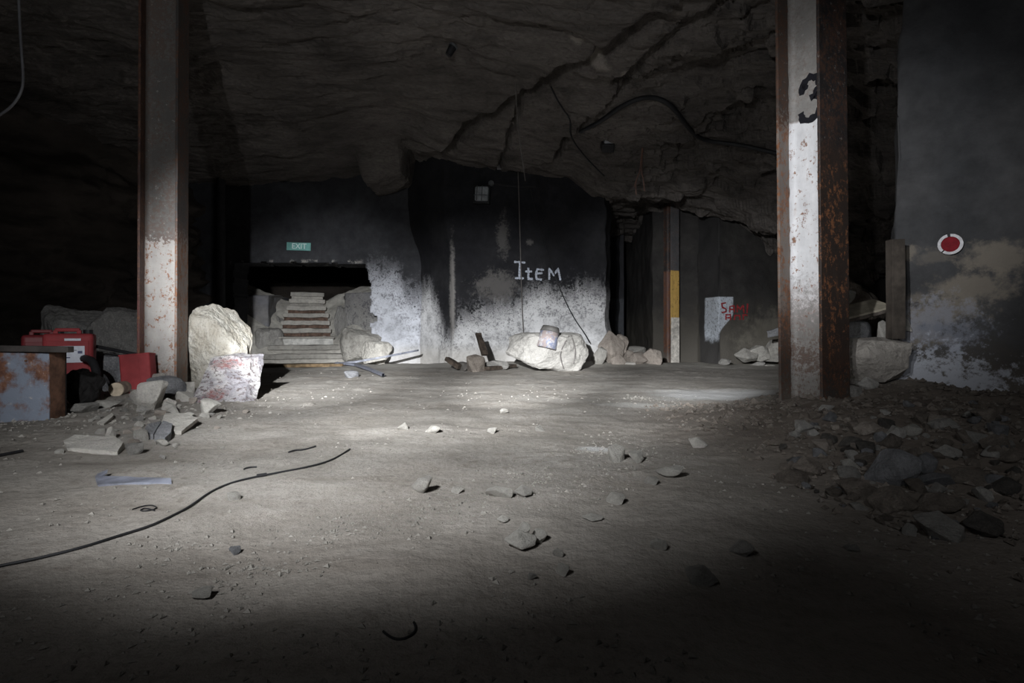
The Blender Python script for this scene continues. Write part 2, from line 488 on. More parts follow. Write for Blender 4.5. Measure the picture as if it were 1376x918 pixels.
def poly_wall(name, plan, z0, z1, du, dz, mat, amp=0.03, freq=1.6, keep=None, back=None, lean=None, seed=0.0, strata=0.0):
    pl = np.array(plan, float)
    seg = np.hypot(*np.diff(pl, axis=0).T); s = np.concatenate([[0], np.cumsum(seg)])
    nu = max(2, int(s[-1] / du)); nv = max(2, int((z1 - z0) / dz))
    u = np.unique(np.concatenate([np.linspace(0, s[-1], nu), s]))
    zz = np.linspace(z0, z1, nv)
    U, Z = np.meshgrid(u, zz, indexing='ij')
    Xw = np.interp(U, s, pl[:, 0]); Yw = np.interp(U, s, pl[:, 1])
    tx = np.gradient(np.interp(u, s, pl[:, 0]), u); ty = np.gradient(np.interp(u, s, pl[:, 1]), u)
    nx, ny = ty[:, None], -tx[:, None]                      # towards the room when the plan runs left to right
    dsp = amp * fbm(U * freq + seed, Z * freq, seed, 4)
    if strata:
        t = fbm(U * 0.5 + seed, Z * 2.2, seed + 3, 4) * 0.8; q = t / 0.2; fr = q - np.floor(q)
        dsp = dsp + strata * (np.floor(q) + sst(0.4, 0.6, fr))
    Xw = Xw + nx * dsp; Yw = Yw + ny * dsp
    if lean is not None: Xw, Yw = lean(U, Z, Xw, Yw)
    V = np.stack([Xw, Yw, Z + 0 * U], -1)
    k = None
    if keep is not None:
        c = lambda a: (a[:-1, :-1] + a[1:, :-1] + a[1:, 1:] + a[:-1, 1:]) / 4
        k = keep(c(Xw), c(Yw), c(Z))
    o = put(name, grid_mesh(name, V, k, back), mat)
    return tag(o, kind='structure')

# --- exit wall, with the low opening to the stairs
def exit_extra(m, c, mid, fine, drip):
    lip = m.math('MULTIPLY', m.mr(m.math('ABSOLUTE', m.math('SUBTRACT', m.math('ADD', m.z, m.math('MULTIPLY', fine, .12)), 1.85)), 0.05, 0.01), m.math('MULTIPLY', m.mr(m.math('ADD', mid, m.math('MULTIPLY', m.x, 0.06)), 0.30, 0.40), m.mr(m.x, -2.55, -2.75)))
    c = m.mix(m.math('MULTIPLY', lip, 0.7), c, (0.42, 0.40, 0.37))
    return c
M_exit = painted_wall('exit_wall_paint', [(-5.5, 0.5), (-2.75, 0.7), (-2.55, 1.75), (-2.05, 1.75), (-1.8, 1.35), (-1.4, 1.3)],
                      (0.040, 0.041, 0.046), (0.065, 0.066, 0.072), (0.66, 0.68, 0.74), 0.55, exit_extra)
def exit_keep(x, y, z):
    e = 0.035 * fbm(x * 5, z * 5, 3, 3)
    right = np.interp(z, [0, 0.25, 0.5, 0.7, 0.75, 0.82, 0.9, 1.4, 1.72, 1.8], [-2.25, -2.3, -2.46, -2.5, -2.38, -2.38, -2.5, -2.5, -2.58, -2.62])
    top = 1.78 + 0.02 * fbm(x * 4, 0 * x, 5, 3) - 0.03 * sst(-3.6, -3.0, x)
    return ~((x > -4.93 + e) & (x < right + e) & (z < top))
wall_back = poly_wall('wall_back', [(-5.75, 10.1), (-1.4, 10.0)], -0.15, 3.9, 0.025, 0.025, M_exit, 0.03, 1.3, exit_keep, (0, 0.55, 0), seed=2)
wall_back['label'] = 'dark painted wall around the low opening to the stairs'

# --- pillar with the whitewashed foot
PX = lambda p, d=9.3: (p - CX) / F * d
def pillar_extra(m, c, mid, fine, drip):
    edge = m.math('MULTIPLY', m.blob((-0.985, 9.3, 1.15), (0.05, 1, 0.85), fine, 0.7), 0.5)
    c = m.mix(edge, c, (0.42, 0.40, 0.38))
    for px, py, rx, rz, k in ((676, 318, 0.10, 0.32, 0.22), (712, 325, 0.06, 0.05, 0.3), (668, 385, 0.35, 0.25, 0.25)):
        p = P(px, py, 9.3)
        c = m.mix(m.math('MULTIPLY', m.blob(p, (rx, 1, rz), fine, 1.2), k), c, (0.36, 0.34, 0.32))
    return c
M_pillar = painted_wall('pillar_paint', [(-1.9, 1.2), (-1.45, 1.45), (-1.30, 1.25), (-1.12, 0.6), (-1.0, 0.55), (-0.88, 0.9), (PX(640), 1.02), (PX(690), 1.08),
                                         (PX(722), 1.38), (PX(750), 1.26), (PX(785), 1.36), (1.75, 1.3)],
                        (0.016, 0.016, 0.019), (0.030, 0.030, 0.033), (0.74, 0.74, 0.75), 0.42, pillar_extra)
def pillar_lean(U, Z, Xw, Yw):
    k = sst(1.6, 2.7, Z)
    Xw = Xw - 0.22 * k * (1 - sst(-1.3, -0.5, Xw))
    Xw = Xw + 0.03 * fbm(Z * 3, 0 * Z, 4, 3) * (Xw > 1.3)
    Yw = Yw - 0.10 * sst(0.35, 0.0, Z) * (Yw < 9.6)
    return Xw, Yw
wall_middle = poly_wall('wall_middle', [(-1.72, 10.35), (-1.60, 10.0), (-0.98, 9.36), (1.52, 9.24), (1.66, 9.6), (1.72, 12.0)], -0.15, 3.9, 0.03, 0.03, M_pillar,
                        0.028, 1.8, None, None, pillar_lean, seed=5)
wall_middle['label'] = 'rock pillar painted black above flaking whitewash, lettered Item'

# --- walls of the passages to the right
def far_extra(m, c, mid, fine, drip):
    a, b = (0.095, 0.087, 0.075), (0.038, 0.037, 0.038)
    c = m.mix(m.mr(m.math('ADD', m.z, m.math('MULTIPLY', mid, 0.9)), 1.7, 0.9), c, a)
    strip = m.math('MULTIPLY', m.mr(m.x, 3.34, 3.36), m.mr(m.x, 3.58, 3.55))  # shade on the corner's left face painted into the wall colour
    c = m.mix(m.math('MULTIPLY', strip, 0.8), c, b)
    # square of whitewash across the corner, tapering below
    zz = m.math('DIVIDE', m.math('SUBTRACT', m.z, 0.5), 0.64)
    r_edge = m.math('ADD', 3.56, m.math('MULTIPLY', m.mr(zz, 0.0, 0.6), 0.24))
    sq = m.math('MULTIPLY', m.math('MULTIPLY', m.mr(m.x, 3.40, 3.42), m.mr(m.math('SUBTRACT', m.x, r_edge), 0.01, -0.02)),
                m.math('MULTIPLY', m.mr(m.z, 1.16, 1.14), m.mr(m.math('ADD', m.z, m.math('MULTIPLY', mid, 0.3)), 0.5, 0.66)))
    sq = m.math('MULTIPLY', sq, m.mr(fine, 0.62, 0.5, 0.35, 1.0))
    c = m.mix(sq, c, (0.52, 0.56, 0.62))
    c = m.mix(m.math('MULTIPLY', m.blob(P(1045, 455, 10), (0.75, 2, 0.45), mid, 0.7), 0.5), c, (0.26, 0.24, 0.20))
    p = P(1050, 412, 10.1)
    c = m.mix(m.math('MULTIPLY', m.blob(p, (0.07, 1, 0.07), fine, 0.8), 0.6), c, (0.05, 0.11, 0.30))
    return c
M_far = painted_wall('far_wall_paint', [(2, 0.1), (7, 0.1)], (0.034, 0.032, 0.032), (0.052, 0.049, 0.046), (0.3, 0.29, 0.27), 0.5, far_extra)
wall_far = poly_wall('wall_far', [(2.60, 14.0), (2.60, 10.5), (3.34, 10.2), (3.54, 9.72), (4.95, 10.05), (6.6, 9.3), (8.2, 8.2)], -0.15, 3.6, 0.04, 0.04, M_far, 0.05, 1.4, seed=8)
wall_far['label'] = 'dim far wall with a white patch and red scrawl beyond the yellow post'
M_pass = painted_wall('passage_paint', [(1, 1.28), (4, 1.28)], (0.028, 0.028, 0.032), (0.04, 0.04, 0.045), (0.085, 0.09, 0.10), 0.06)
wall_passage = poly_wall('wall_passage', [(1.5, 12.0), (2.36, 12.0), (2.55, 15.0)], -0.15, 3.6, 0.06, 0.06, M_pass, 0.03, 1.4, seed=12)
wall_end = poly_wall('wall_end', [(-8, 16.9), (9, 16.9)], -0.15, 3.8, 0.3, 0.3, M_rockwall, 0.12, 0.8, seed=15)
wall_left = poly_wall('wall_left', [(-8.5, -2.5), (-7.2, 3.0), (-6.6, 6.2), (-5.95, 8.3), (-5.45, 10.3)], -0.15, 3.9, 0.06, 0.05, M_rockwall, 0.30, 0.8, seed=21, strata=0.10)
wall_left['label'] = 'black rock face at the left, almost unlit'

# --- wall at the right, with the reflector
WR0, WRD = Vector((2.64, 3.9, 0)), Vector((0.79, -0.61, 0)).normalized()
WRN = Vector((-WRD.y, WRD.x, 0)) * -1.0
def on_right(px, py, off=0.0):
    r = Vector(((px - CX) / F, 1.0, -(py - HY) / F))
    o = Vector((0, 0, EYE))
    t = (WR0 - o).dot(WRN) / r.dot(WRN)
    return o + r * t + WRN * off
def right_extra(m, c, mid, fine, drip):
    tan = (0.20, 0.175, 0.145)
    for px, py, rx, rz, k in ((1335, 345, 0.16, 0.10, 0.8), (1305, 385, 0.16, 0.10, 0.8), (1265, 420, 0.18, 0.10, 0.75), (1225, 455, 0.16, 0.11, 0.7), (1222, 340, 0.07, 0.05, 0.7), (1255, 345, 0.12, 0.05, 0.35), (1235, 400, 0.06, 0.04, 0.5)):
        c = m.mix(m.math('MULTIPLY', m.blob(on_right(px, py), (rx, 0.4, rz), mid, 1.3), k), c, tan)
    c = m.mix(m.mr(m.math('ADD', m.z, m.math('MULTIPLY', mid, 0.5)), 0.85, 0.35, 0, 0.75), c, (0.135, 0.115, 0.095))
    w = m.math('MAXIMUM', m.blob(on_right(1250, 512), (0.30, 0.5, 0.17), fine, 2.0), m.blob(on_right(1212, 500), (0.2, 0.5, 0.2), fine, 2.0))
    c = m.mix(m.math('MULTIPLY', w, 0.85), c, (0.50, 0.52, 0.58))
    c = m.mix(m.math('MULTIPLY', m.blob(on_right(1240, 440), (0.22, 0.5, 0.16), fine, 1.8), 0.5), c, (0.26, 0.28, 0.34))
    return c
M_right = painted_wall('right_wall_paint', [(1, 0.02), (7, 0.02)], (0.042, 0.043, 0.046), (0.068, 0.067, 0.069), (0.16, 0.145, 0.125), 0.3, right_extra)
def right_lean(U, Z, Xw, Yw):
    k = np.exp(-np.maximum(0, U - 0.85) / 0.25)
    Xw = Xw + k * (0.10 * sst(1.9, 2.9, Z) + 0.03 * fbm(Z * 2, 0 * Z, 4, 3))
    f = sst(0.55, 0.05, Z)
    return Xw + f * WRN.x * 0.16, Yw + f * WRN.y * 0.16
a = WR0 + WRD * 2.6
wall_right = poly_wall('wall_right', [(3.25, 4.75), (2.95, 4.35), (2.64, 3.9), (a.x, a.y), (5.6, 0.3), (6.0, -2.5)], -0.15, 3.7, 0.025, 0.025, M_right, 0.03, 2.2, None, None, right_lean, seed=31)
wall_right['label'] = 'dark slate coloured wall with a red reflector above rubble'

# --- stairwell behind the exit wall
M_cheek = painted_wall('stairwell_plaster', [(-6, 0.2), (-4.6, 0.2), (-3.5, 1.3), (-2.2, 1.3)], (0.20, 0.20, 0.22), (0.28, 0.27, 0.26), (0.44, 0.43, 0.41), 0.7)
stair_side = poly_wall('wall_stair_left', [(-5.6, 10.75), (-4.66, 10.85), (-4.95, 12.6)], -0.1, 1.25, 0.05, 0.05, M_cheek, 0.05, 2.2, None, (0, 0.5, 0.04), seed=41)
stair_side2 = poly_wall('wall_stair_right', [(-3.75, 12.8), (-3.30, 11.2), (-2.3, 10.72)], -0.1, 1.32, 0.05, 0.05, M_cheek, 0.05, 2.2, None, (0.1, 0.5, 0.04), seed=44)

# ------------------------------------------------------------------ rocks
def rock_mesh(seed, n=12, cuts=1, amp=0.03, freq=2.2, bev=0.07, power=3.0):
    rr = random.Random(seed)
    bm = bmesh.new()
    for _ in range(n):
        d = Vector((rr.gauss(0, 1), rr.gauss(0, 1), rr.gauss(0, 1)))
        d /= sum(abs(c) ** power for c in d) ** (1 / power)
        bm.verts.new(d * rr.uniform(0.85, 1.0))
    r = bmesh.ops.convex_hull(bm, input=bm.verts)
    bmesh.ops.delete(bm, geom=list({g for g in r['geom_interior'] + r['geom_unused'] if isinstance(g, bmesh.types.BMVert)}), context='VERTS')
    bmesh.ops.dissolve_limit(bm, angle_limit=0.2, verts=bm.verts, edges=bm.edges)
    if bev: bmesh.ops.bevel(bm, geom=bm.edges[:], offset=bev, segments=1, affect='EDGES', clamp_overlap=True)
    bmesh.ops.triangulate(bm, faces=bm.faces)
    for _ in range(cuts):
        big = [e for e in bm.edges if e.calc_length() > 0.8 / 2 ** _]
        if big: bmesh.ops.subdivide_edges(bm, edges=big, cuts=1)
        bmesh.ops.triangulate(bm, faces=[f for f in bm.faces if len(f.verts) > 3])
    roughen(bm, amp, freq, seed * 1.37)
    lo = Vector([min(v.co[i] for v in bm.verts) for i in range(3)]); hi = Vector([max(v.co[i] for v in bm.verts) for i in range(3)])
    for v in bm.verts:
        for i in range(3): v.co[i] = (v.co[i] - lo[i]) / (hi[i] - lo[i]) - (0.5 if i < 2 else 0.0)
    return from_bm(bm, 'rock')

SMALL = [rock_mesh(100 + i, 10, 1, 0.04) for i in range(9)]
MID = [rock_mesh(200 + i, 12, 3, 0.04) for i in range(10)]
_mm = {}
def with_mat(me, mat):
    k = (me.name, mat.name)
    if k not in _mm:
        c = me.copy(); c.materials.clear(); c.materials.append(mat); _mm[k] = c
    return _mm[k]

def rock(box, label, mat, name='stone', seed=None, deep=0.8, sink=0.12, hk=0.9, d=None, rz=None, tilt=(0, 0), me=None, cat='stone', group=None):
    """a stone whose outline in the photograph fills box = (x0, y0, x1, y1)"""
    x0, y0, x1, y1 = box
    if d is None:
        g = ground((x0 + x1) / 2, y1)
    else:
        g = P((x0 + x1) / 2, y1, d)
    wd = (x1 - x0) / F * g.y; h = (y1 - y0) / F * g.y * hk
    if me is None:
        s = seed if seed is not None else R.randrange(999)
        me = (MID if (x1 - x0) > 14 else SMALL)[s % 9]
    o = put(name, with_mat(me, mat))
    z = rz if rz is not None else R.uniform(-0.35, 0.35)
    o.rotation_euler = (tilt[0], tilt[1], z)
    o.scale = (wd * 1.03, wd * deep, h * (1 + sink))
    o.location = (g.x, g.y + wd * deep * 0.42, g.z - h * sink)
    return tag(o, label, cat, group)

# ---- stones lying on the open floor
for b, m_, s, lab in [
    ((551, 640, 578, 664), M_pale, 1, 'pale angular stone alone near the middle of the dusty floor'),
    ((678, 715, 722, 743), M_pale, 2, 'largest stone of the cluster of three on the open floor'),
    ((712, 711, 734, 732), M_pale, 4, 'upright pale stone on the right of the cluster of three'),
    ((817, 662, 841, 679), M_pale, 5, 'grey stone with a dark right side, behind and right of the three-stone cluster'),
    ((876, 724, 898, 741), M_pale, 6, 'small dim grey stone between the three-stone cluster and the rubble bank'),
    ((928, 586, 951, 602), M_pale, 7, 'rounded grey stone on the floor short of the dark rubble bank'),
    ((303, 661, 319, 673), M_pale, 3, 'round white pebble just below the long black cable'),
    ((253, 793, 281, 807), M_pale, 8, 'pale flat stone in the dim foreground below the cable'),
    ((305, 736, 320, 747), M_blue, 0, 'small dark grey stone between cable and three-stone cluster'),
    ((668, 693, 684, 704), M_pale, 2, 'pale chip just up left of the three-stone cluster'),
    ((747, 758, 766, 775), M_pale, 5, 'lower of two grey pebbles right of the three-stone cluster'),
    ((743, 737, 758, 750), M_pale, 6, 'upper of two grey pebbles right of the three-stone cluster'),
    ((710, 770, 722, 780), M_grey, 1, 'tiny dim pebble straight below the three-stone cluster'),
    ((571, 572, 590, 583), M_pale, 4, 'low pale stone in the brightest stretch of floor'),
    ((654, 574, 668, 583), M_pale, 7, 'small pale stone right of the low stone on bright floor'),
    ((533, 567, 547, 579), M_pale, 0, 'small pale lump left of the low stone on bright floor'),
    ((672, 548, 683, 556), M_pale, 3, 'tiny pale chip far back on the bright floor'),
    ((719, 572, 731, 580), M_pale, 8, 'tiny pale chip on the streaked floor before the boulder'),
    ((652, 655, 690, 671), M_pale, 6, 'low crumbled pale lump right of the lone angular stone'),
    ((692, 652, 716, 670), M_pale, 2, 'crumbled pale lump with a raised right corner above the three-stone cluster'),
    ((604, 655, 622, 664), M_pale, 5, 'flat chip close to the right of the lone angular stone'),
    ((883, 627, 921, 643), M_pale, 1, 'rough flat clump at the edge of the lit floor'),
    ((818, 596, 842, 622), M_pale, 3, 'small heap-like stone beside the spilt white lime'),
    ((846, 606, 866, 623), M_pale, 0, 'pale stone in the gravel right of the spilt white lime'),
    ((783, 693, 812, 702), M_pale, 2, 'flat dull stone below the grey stone with the dark side'),
    ((1140, 733, 1156, 742), M_grey, 8, 'flat pale chip alone on the dark floor below the rubble'),
    ((985, 728, 1016, 750), M_grey, 4, 'blocky dark stone standing proud of the dim floor'),
    ((925, 763, 966, 788), M_grey, 7, 'low dark slab half buried in the foreground'),
    ((868, 640, 886, 652), M_pale, 5, 'small grey stone just below the rough flat clump'),
    ((461, 497, 480, 508), M_blue, 3, 'small bluish stone beside the forked metal strip'),
]:
    rock(b, lab, m_, seed=s)
r_ = rock((694, 702, 713, 722), 'small pointed stone on top of the cluster of three', M_pale, seed=4, d=ground(700, 742).y + 0.03)

# ---- the rubble bank along the right wall: stones one can tell apart
for b, m_, s, lab in [
    ((1074, 611, 1116, 641), M_brown, 2, 'blocky brown stone with a dark right face at the left rim of the rubble bank'),
    ((1054, 630, 1092, 652), M_brown, 5, 'low brown stone under the blocky one at the left rim of the rubble bank'),
    ((1139, 640, 1193, 672), M_brown, 7, 'long rounded brown stone at the lower rim of the rubble bank'),
    ((1184, 596, 1243, 656), M_blue, 4, 'largest grey stone of the rubble bank, shaped like a pyramid'),
    ((1231, 604, 1263, 640), M_blue, 1, 'bluish slab leaning against the right side of the pyramid stone'),
    ((1250, 634, 1292, 656), M_blue, 6, 'flat grey stone right of the pyramid stone'),
    ((1188, 653, 1236, 692), M_brown, 8, 'brown lump below the pyramid stone'),
    ((1207, 667, 1233, 690), M_pink, 3, 'small lighter stone set against the brown lump'),
    ((1253, 695, 1313, 731), M_grey, 0, 'pale flat wedge of stone at the lower right rim of the rubble'),
    ((1314, 685, 1364, 725), M_dark, 2, 'rough dark rounded stone right of the flat wedge'),
    ((1219, 701, 1235, 721), M_grey, 5, 'small upright grey stone left of the flat wedge'),
    ((1213, 568, 1242, 588), M_pale, 1, 'pale crumbly stone above the pyramid stone'),
    ((1297, 574, 1332, 598), M_brown, 3, 'brown slab high in the rubble under the right wall'),
    ((1333, 580, 1364, 606), M_brown, 6, 'roundish brown stone at the far right of the rubble'),
    ((1136, 612, 1158, 634), M_pale, 7, 'whitish crumbling lump left of the pyramid stone'),
    ((1248, 663, 1302, 694), M_brown, 4, 'streaked stone lying above the flat wedge'),
    ((1098, 590, 1122, 606), M_pink, 0, 'pinkish stone near the foot of the right steel column'),
    ((1160, 565, 1190, 585), M_pink, 8, 'pinkish block below the white splashed wall'),
    ((1190, 580, 1214, 604), M_brown, 1, 'squat brown stone up left of the pyramid stone'),
    ((1268, 596, 1300, 618), M_grey, 2, 'grey stone right of the leaning bluish slab'),
    ((1290, 628, 1336, 652), M_brown, 5, 'low brown slab at the right end of the bank'),
    ((1158, 605, 1184, 624), M_brown, 6, 'brown stone between whitish lump and pyramid stone'),
    ((1262, 560, 1290, 578), M_grey, 8, 'grey stone close under the right wall'),
    ((1318, 545, 1350, 566), M_brown, 7, 'brown stone tucked against the right wall'),
    ((1340, 640, 1376, 668), M_dark, 1, 'dark stone cut by the right edge of the picture'),
    ((1114, 655, 1136, 668), M_brown, 3, 'small brown stone left of the long rounded one'),
]:
    rock(b, lab, m_, seed=s, deep=0.9, sink=0.2, hk=0.8)
# smaller ones, named after the stone of the bank they lie nearest to
BANK = [((1095, 630), 'the blocky stone at the left rim'), ((1166, 660), 'the long rounded stone at the lower rim'), ((1213, 630), 'the grey pyramid stone'), ((1247, 622), 'the leaning bluish slab'),
        ((1212, 678), 'the brown lump below the pyramid stone'), ((1283, 715), 'the pale flat wedge'), ((1339, 706), 'the rough dark rounded stone'), ((1227, 579), 'the pale crumbly stone'), ((1314, 588), 'the brown slab high in the rubble'),
        ((1348, 594), 'the roundish stone at the far right'), ((1147, 624), 'the whitish crumbling lump'), ((1110, 598), 'the pinkish stone by the column foot'), ((1175, 576), 'the pinkish block under the white splashes'), ((1276, 570), 'the grey stone under the right wall'),
        ((1334, 556), 'the brown stone tucked against the right wall'), ((1313, 642), 'the low brown slab at the right end'), ((1284, 608), 'the grey stone right of the bluish slab')]
def near(px, py, table):
    q = min(table, key=lambda a: math.hypot((a[0][0] - px) * .8, a[0][1] - py))
    dx, dy = px - q[0][0], py - q[0][1]
    far = math.hypot(dx, dy)
    w1 = ('right of' if dx > 0 else 'left of') if abs(dx) > abs(dy) * 1.2 else ('behind' if dy < 0 else 'in front of')
    return ('close ' if far < 18 else ('a bit ' if far < 34 else 'well ')) + w1 + ' ' + q[1]
HUE = {}
def hue(m_): return {M_brown.name: 'brown', M_grey.name: 'grey', M_pink.name: 'pinkish', M_dark.name: 'dark', M_blue.name: 'bluish', M_pale.name: 'pale'}[m_.name]
rz_ = random.Random(5)
used = set()
n_ = 0
while n_ < 190:
    px, py = rz_.uniform(1045, 1376), rz_.uniform(545, 735)
    edge = np.interp(py, [545, 600, 650, 690, 735], [1110, 1050, 1058, 1150, 1240])
    if px < edge + rz_.uniform(-8, 12): continue
    s = rz_.choice([7, 9, 11, 13, 16, 20, 26])
    if py > 690 and rz_.random() < 0.5: continue
    g = ground(px, py)
    if (g.x - 2.64) * WRN.x + (g.y - 3.9) * WRN.y < .08: continue
    m_ = rz_.choice([M_brown, M_brown, M_brown, M_grey, M_grey, M_pink, M_dark, M_blue])
    big = s >= 16
    sz = 'fist-sized' if big else ('small' if s > 9 else 'tiny')
    lab = sz + ' ' + hue(m_) + ' stone ' + near(px, py, BANK)
    if lab in used: continue
    used.add(lab)
    rock((px - s / 2, py - s * rz_.uniform(0.5, 0.8), px + s / 2, py), lab, m_, seed=rz_.randrange(9), deep=0.9, sink=0.25, rz=rz_.uniform(0, 6.28),
         group='loose stones of the rubble bank')
    n_ += 1

# ---- stones about the foot of the left steel column
for b, m_, s, kw, lab in [
    ((170, 521, 196, 546), M_pale, 6, {}, 'rounded pale stone against the small red container'),
    ((193, 503, 236, 534), M_blue, 3, {}, 'dark grey lump heaped against the foot of the left column'),
    ((177, 512, 215, 551), M_pale, 8, dict(hk=1.0), 'tall pale wedge of stone before the left column'),
    ((258, 534, 289, 558), M_pale, 5, {}, 'rounded pale stone in front of the leaning painted chunk'),
    ((84, 541, 120, 556), M_grey, 1, {}, 'flat grey stone at the corner of the rusty cabinet'),
    ((213, 534, 232, 549), M_pale, 2, {}, 'pale lump just right of the tall wedge'),
    ((232, 524, 256, 540), M_pale, 7, {}, 'sandy lump between left column and leaning chunk'),
    ((136, 572, 152, 592), M_pale, 4, {}, 'crumbly lump behind the long flat block'),
    ((160, 596, 184, 612), M_grey, 0, {}, 'crumbling stone at the right end of the long flat block'),
    ((176, 576, 194, 594), M_pale, 3, {}, 'crumbling stone left of the split grey brick'),
    ((204, 590, 226, 600), M_pale, 6, {}, 'rubble crumb under the front edge of the split brick'),
    ((114, 538, 150, 550), M_pale, 5, {}, 'low pale stone below the cut log'),
    ((188, 500, 214, 522), M_pale, 1, dict(d=4.22), 'pale stone highest of the heap against the left column'),
    ((210, 506, 240, 534), M_dust, 4, dict(d=4.2), 'dusty lump in the heap against the left column web'),
    ((229, 512, 254, 536), M_pale, 0, dict(d=4.2), 'sandy lump at the right corner of the left column'),
    ((198, 524, 222, 540), M_grey, 2, dict(d=4.1), 'grey lump below the heap against the left column'),
]:
    rock(b, lab, m_, seed=s, **kw)
rz_ = random.Random(9)
LEFT = [((183, 535), 'the rounded stone by the red container'), ((214, 520), 'the dark lump at the left column'), ((196, 535), 'the tall pale wedge'), ((273, 547), 'the rounded stone before the chunk'), ((102, 549), 'the flat stone at the cabinet corner'),
        ((124, 602), 'the long flat pale block'), ((210, 585), 'the split grey brick'), ((240, 572), 'the thin pale flake'), ((172, 605), 'the crumbling stone by the long block'), ((132, 545), 'the low stone below the log'), ((144, 583), 'the crumbly lump behind the long block')]
for i in range(110):
    px, py = rz_.gauss(200, 55), rz_.gauss(556, 24)
    if not (70 < px < 330 and 528 < py < 625): continue
    s = rz_.choice([6, 7, 9, 11, 14])
    m_ = rz_.choice([M_pale, M_pale, M_grey, M_pink])
    lab = ('small ' if s > 8 else 'tiny ') + hue(m_) + ' stone ' + near(px, py, LEFT)
    if lab in used: continue
    used.add(lab)
    rock((px - s / 2, py - s * 0.6, px + s / 2, py), lab, m_, seed=rz_.randrange(9), rz=rz_.uniform(0, 6),
         sink=0.25, group='small stones about the left column')

def plate(name, label, cat, pts, vec, mat, amp=0.008, freq=12, seed=0.0):
    me = from_bm(prism(pts, vec, amp, freq, 5, seed), name)
    return tag(put(name, me, mat), label, cat)

def on_floor(px, py, up=0.0):
    g = ground(px, py); g.z += up; return g

plate('stone_block', 'long flat pale block lying left of the split grey brick', 'stone',
      [on_floor(90, 606, .012), on_floor(158, 612, .015), on_floor(165, 603, .03), on_floor(155, 597, .035), on_floor(100, 593, .03), on_floor(85, 598, .02)], (0, 0.02, -0.07), M_pale, 0.006)
plate('stone_flake', 'thin pale flake of stone with its right edge lifted off the floor', 'stone',
      [on_floor(212, 580, .012), on_floor(244, 585, .02), on_floor(266, 573, .045), on_floor(246, 562, .03), on_floor(222, 560, .02)], (0, 0, -0.018), M_pale, 0.003)
plate('stone_flake', 'narrow pale flake standing on edge before the left column', 'stone',
      [on_floor(216, 552, .01), on_floor(238, 560, .01), on_floor(232, 553, .04), on_floor(220, 548, .04)], (0.004, 0.02, 0), M_pale, 0.003)
plate('stone_splinter', 'pale splinter of stone lying behind the long flat block', 'stone',
      [on_floor(130, 570, .01), on_floor(150, 560, .02), on_floor(153, 563, .02), on_floor(140, 572, .01)], (0, 0, -0.015), M_pale, 0.003)

# split brick: two halves
b_ = empty('split_brick', ground(210, 594), 'bluish grey brick split in two, lying on the floor', 'brick')
ins = b_.matrix_basis
def local(o, pts): return [p - Vector(o.location) for p in pts]
for pts in ([(191, 590, .02), (198, 579, .035), (217, 576, .04), (206, 591, .025)], [(207, 593, .03), (219, 577, .045), (232, 580, .04), (229, 592, .035), (222, 597, .03)]):
    me = from_bm(prism(local(b_, [on_floor(*q) for q in pts]), (0, 0.0, -0.045), 0.003, 14, 4), 'brick_half')
    put('brick_half', me, M_blue, b_)

# ---- chunk of wall leaning beside the left column: rough core and painted face
c_ = empty('broken_wall_chunk', ground(298, 545), 'tall broken chunk of masonry with red-marked white face, leaning beside the left column', 'rubble')
core_m = rock_mesh(77, 34, 6, 0.05, 3.6, 0.1, 7.0)
def chunk_mat():
    m = Mat('crumbled_mortar', 0.95, 0.1)
    n = m.noise(4, 6, .65); f = m.noise(22, 5, .7)
    c = m.mix(m.mr(n, .35, .7), (0.38, 0.35, 0.295), (0.56, 0.54, 0.49))
    c = m.mul(c, m.ramp(f, [(.28, .45), (.45, 1), (.8, 1.1)]))
    m.bump(m.math('ADD', n, f), 1.0, 0.04)
    return m.out(c)
M_core = chunk_mat()
def face_mat():
    m = Mat('flaked_paint_on_masonry', 0.9, 0.2)
    n = m.noise(5, 6, .65); f = m.noise(30, 6, .75)
    c = m.mix(m.mr(n, .38, .62), (0.48, 0.465, 0.455), (0.25, 0.24, 0.26))
    c = m.mix(m.mr(f, .50, .60), c, (0.12, 0.095, 0.095))
    q = c_.location
    for (px, py, rx, rz, d) in ((305, 488, .10, .035, 4.42), (295, 530, .06, .05, 4.15)):
        p = P(px, py, d) - q
        c = m.mix(m.math('MULTIPLY', m.math('MULTIPLY', m.blob(p, (rx, .5, rz), f, 1.3), 0.85), m.mr(f, .58, .44)), c, (0.17, 0.05, 0.045))
    m.bump(m.math('ADD', n, f), 0.7, 0.02)
    return m.out(c)
o = put('rough_core', core_m, M_core, c_)
a, b = P(244, 500, 4.78), P(338, 414, 4.78)
o.scale = (b.x - a.x, 0.36, b.z + 0.1)
o.location = Vector(((a.x + b.x) / 2, 4.78, -0.06)) - Vector(c_.location)
pts = [on_floor(254, 543, -0.02), on_floor(288, 548, -0.02), on_floor(326, 541, -0.02), P(335, 500, 4.36), P(338, 482, 4.42), P(308, 478, 4.47), P(284, 481, 4.45)]
put('painted_face', from_bm(prism(local(c_, pts), (0.03, 0.16, 0.02), 0.012, 11, 6, 3), 'painted_face'), face_mat(), c_)

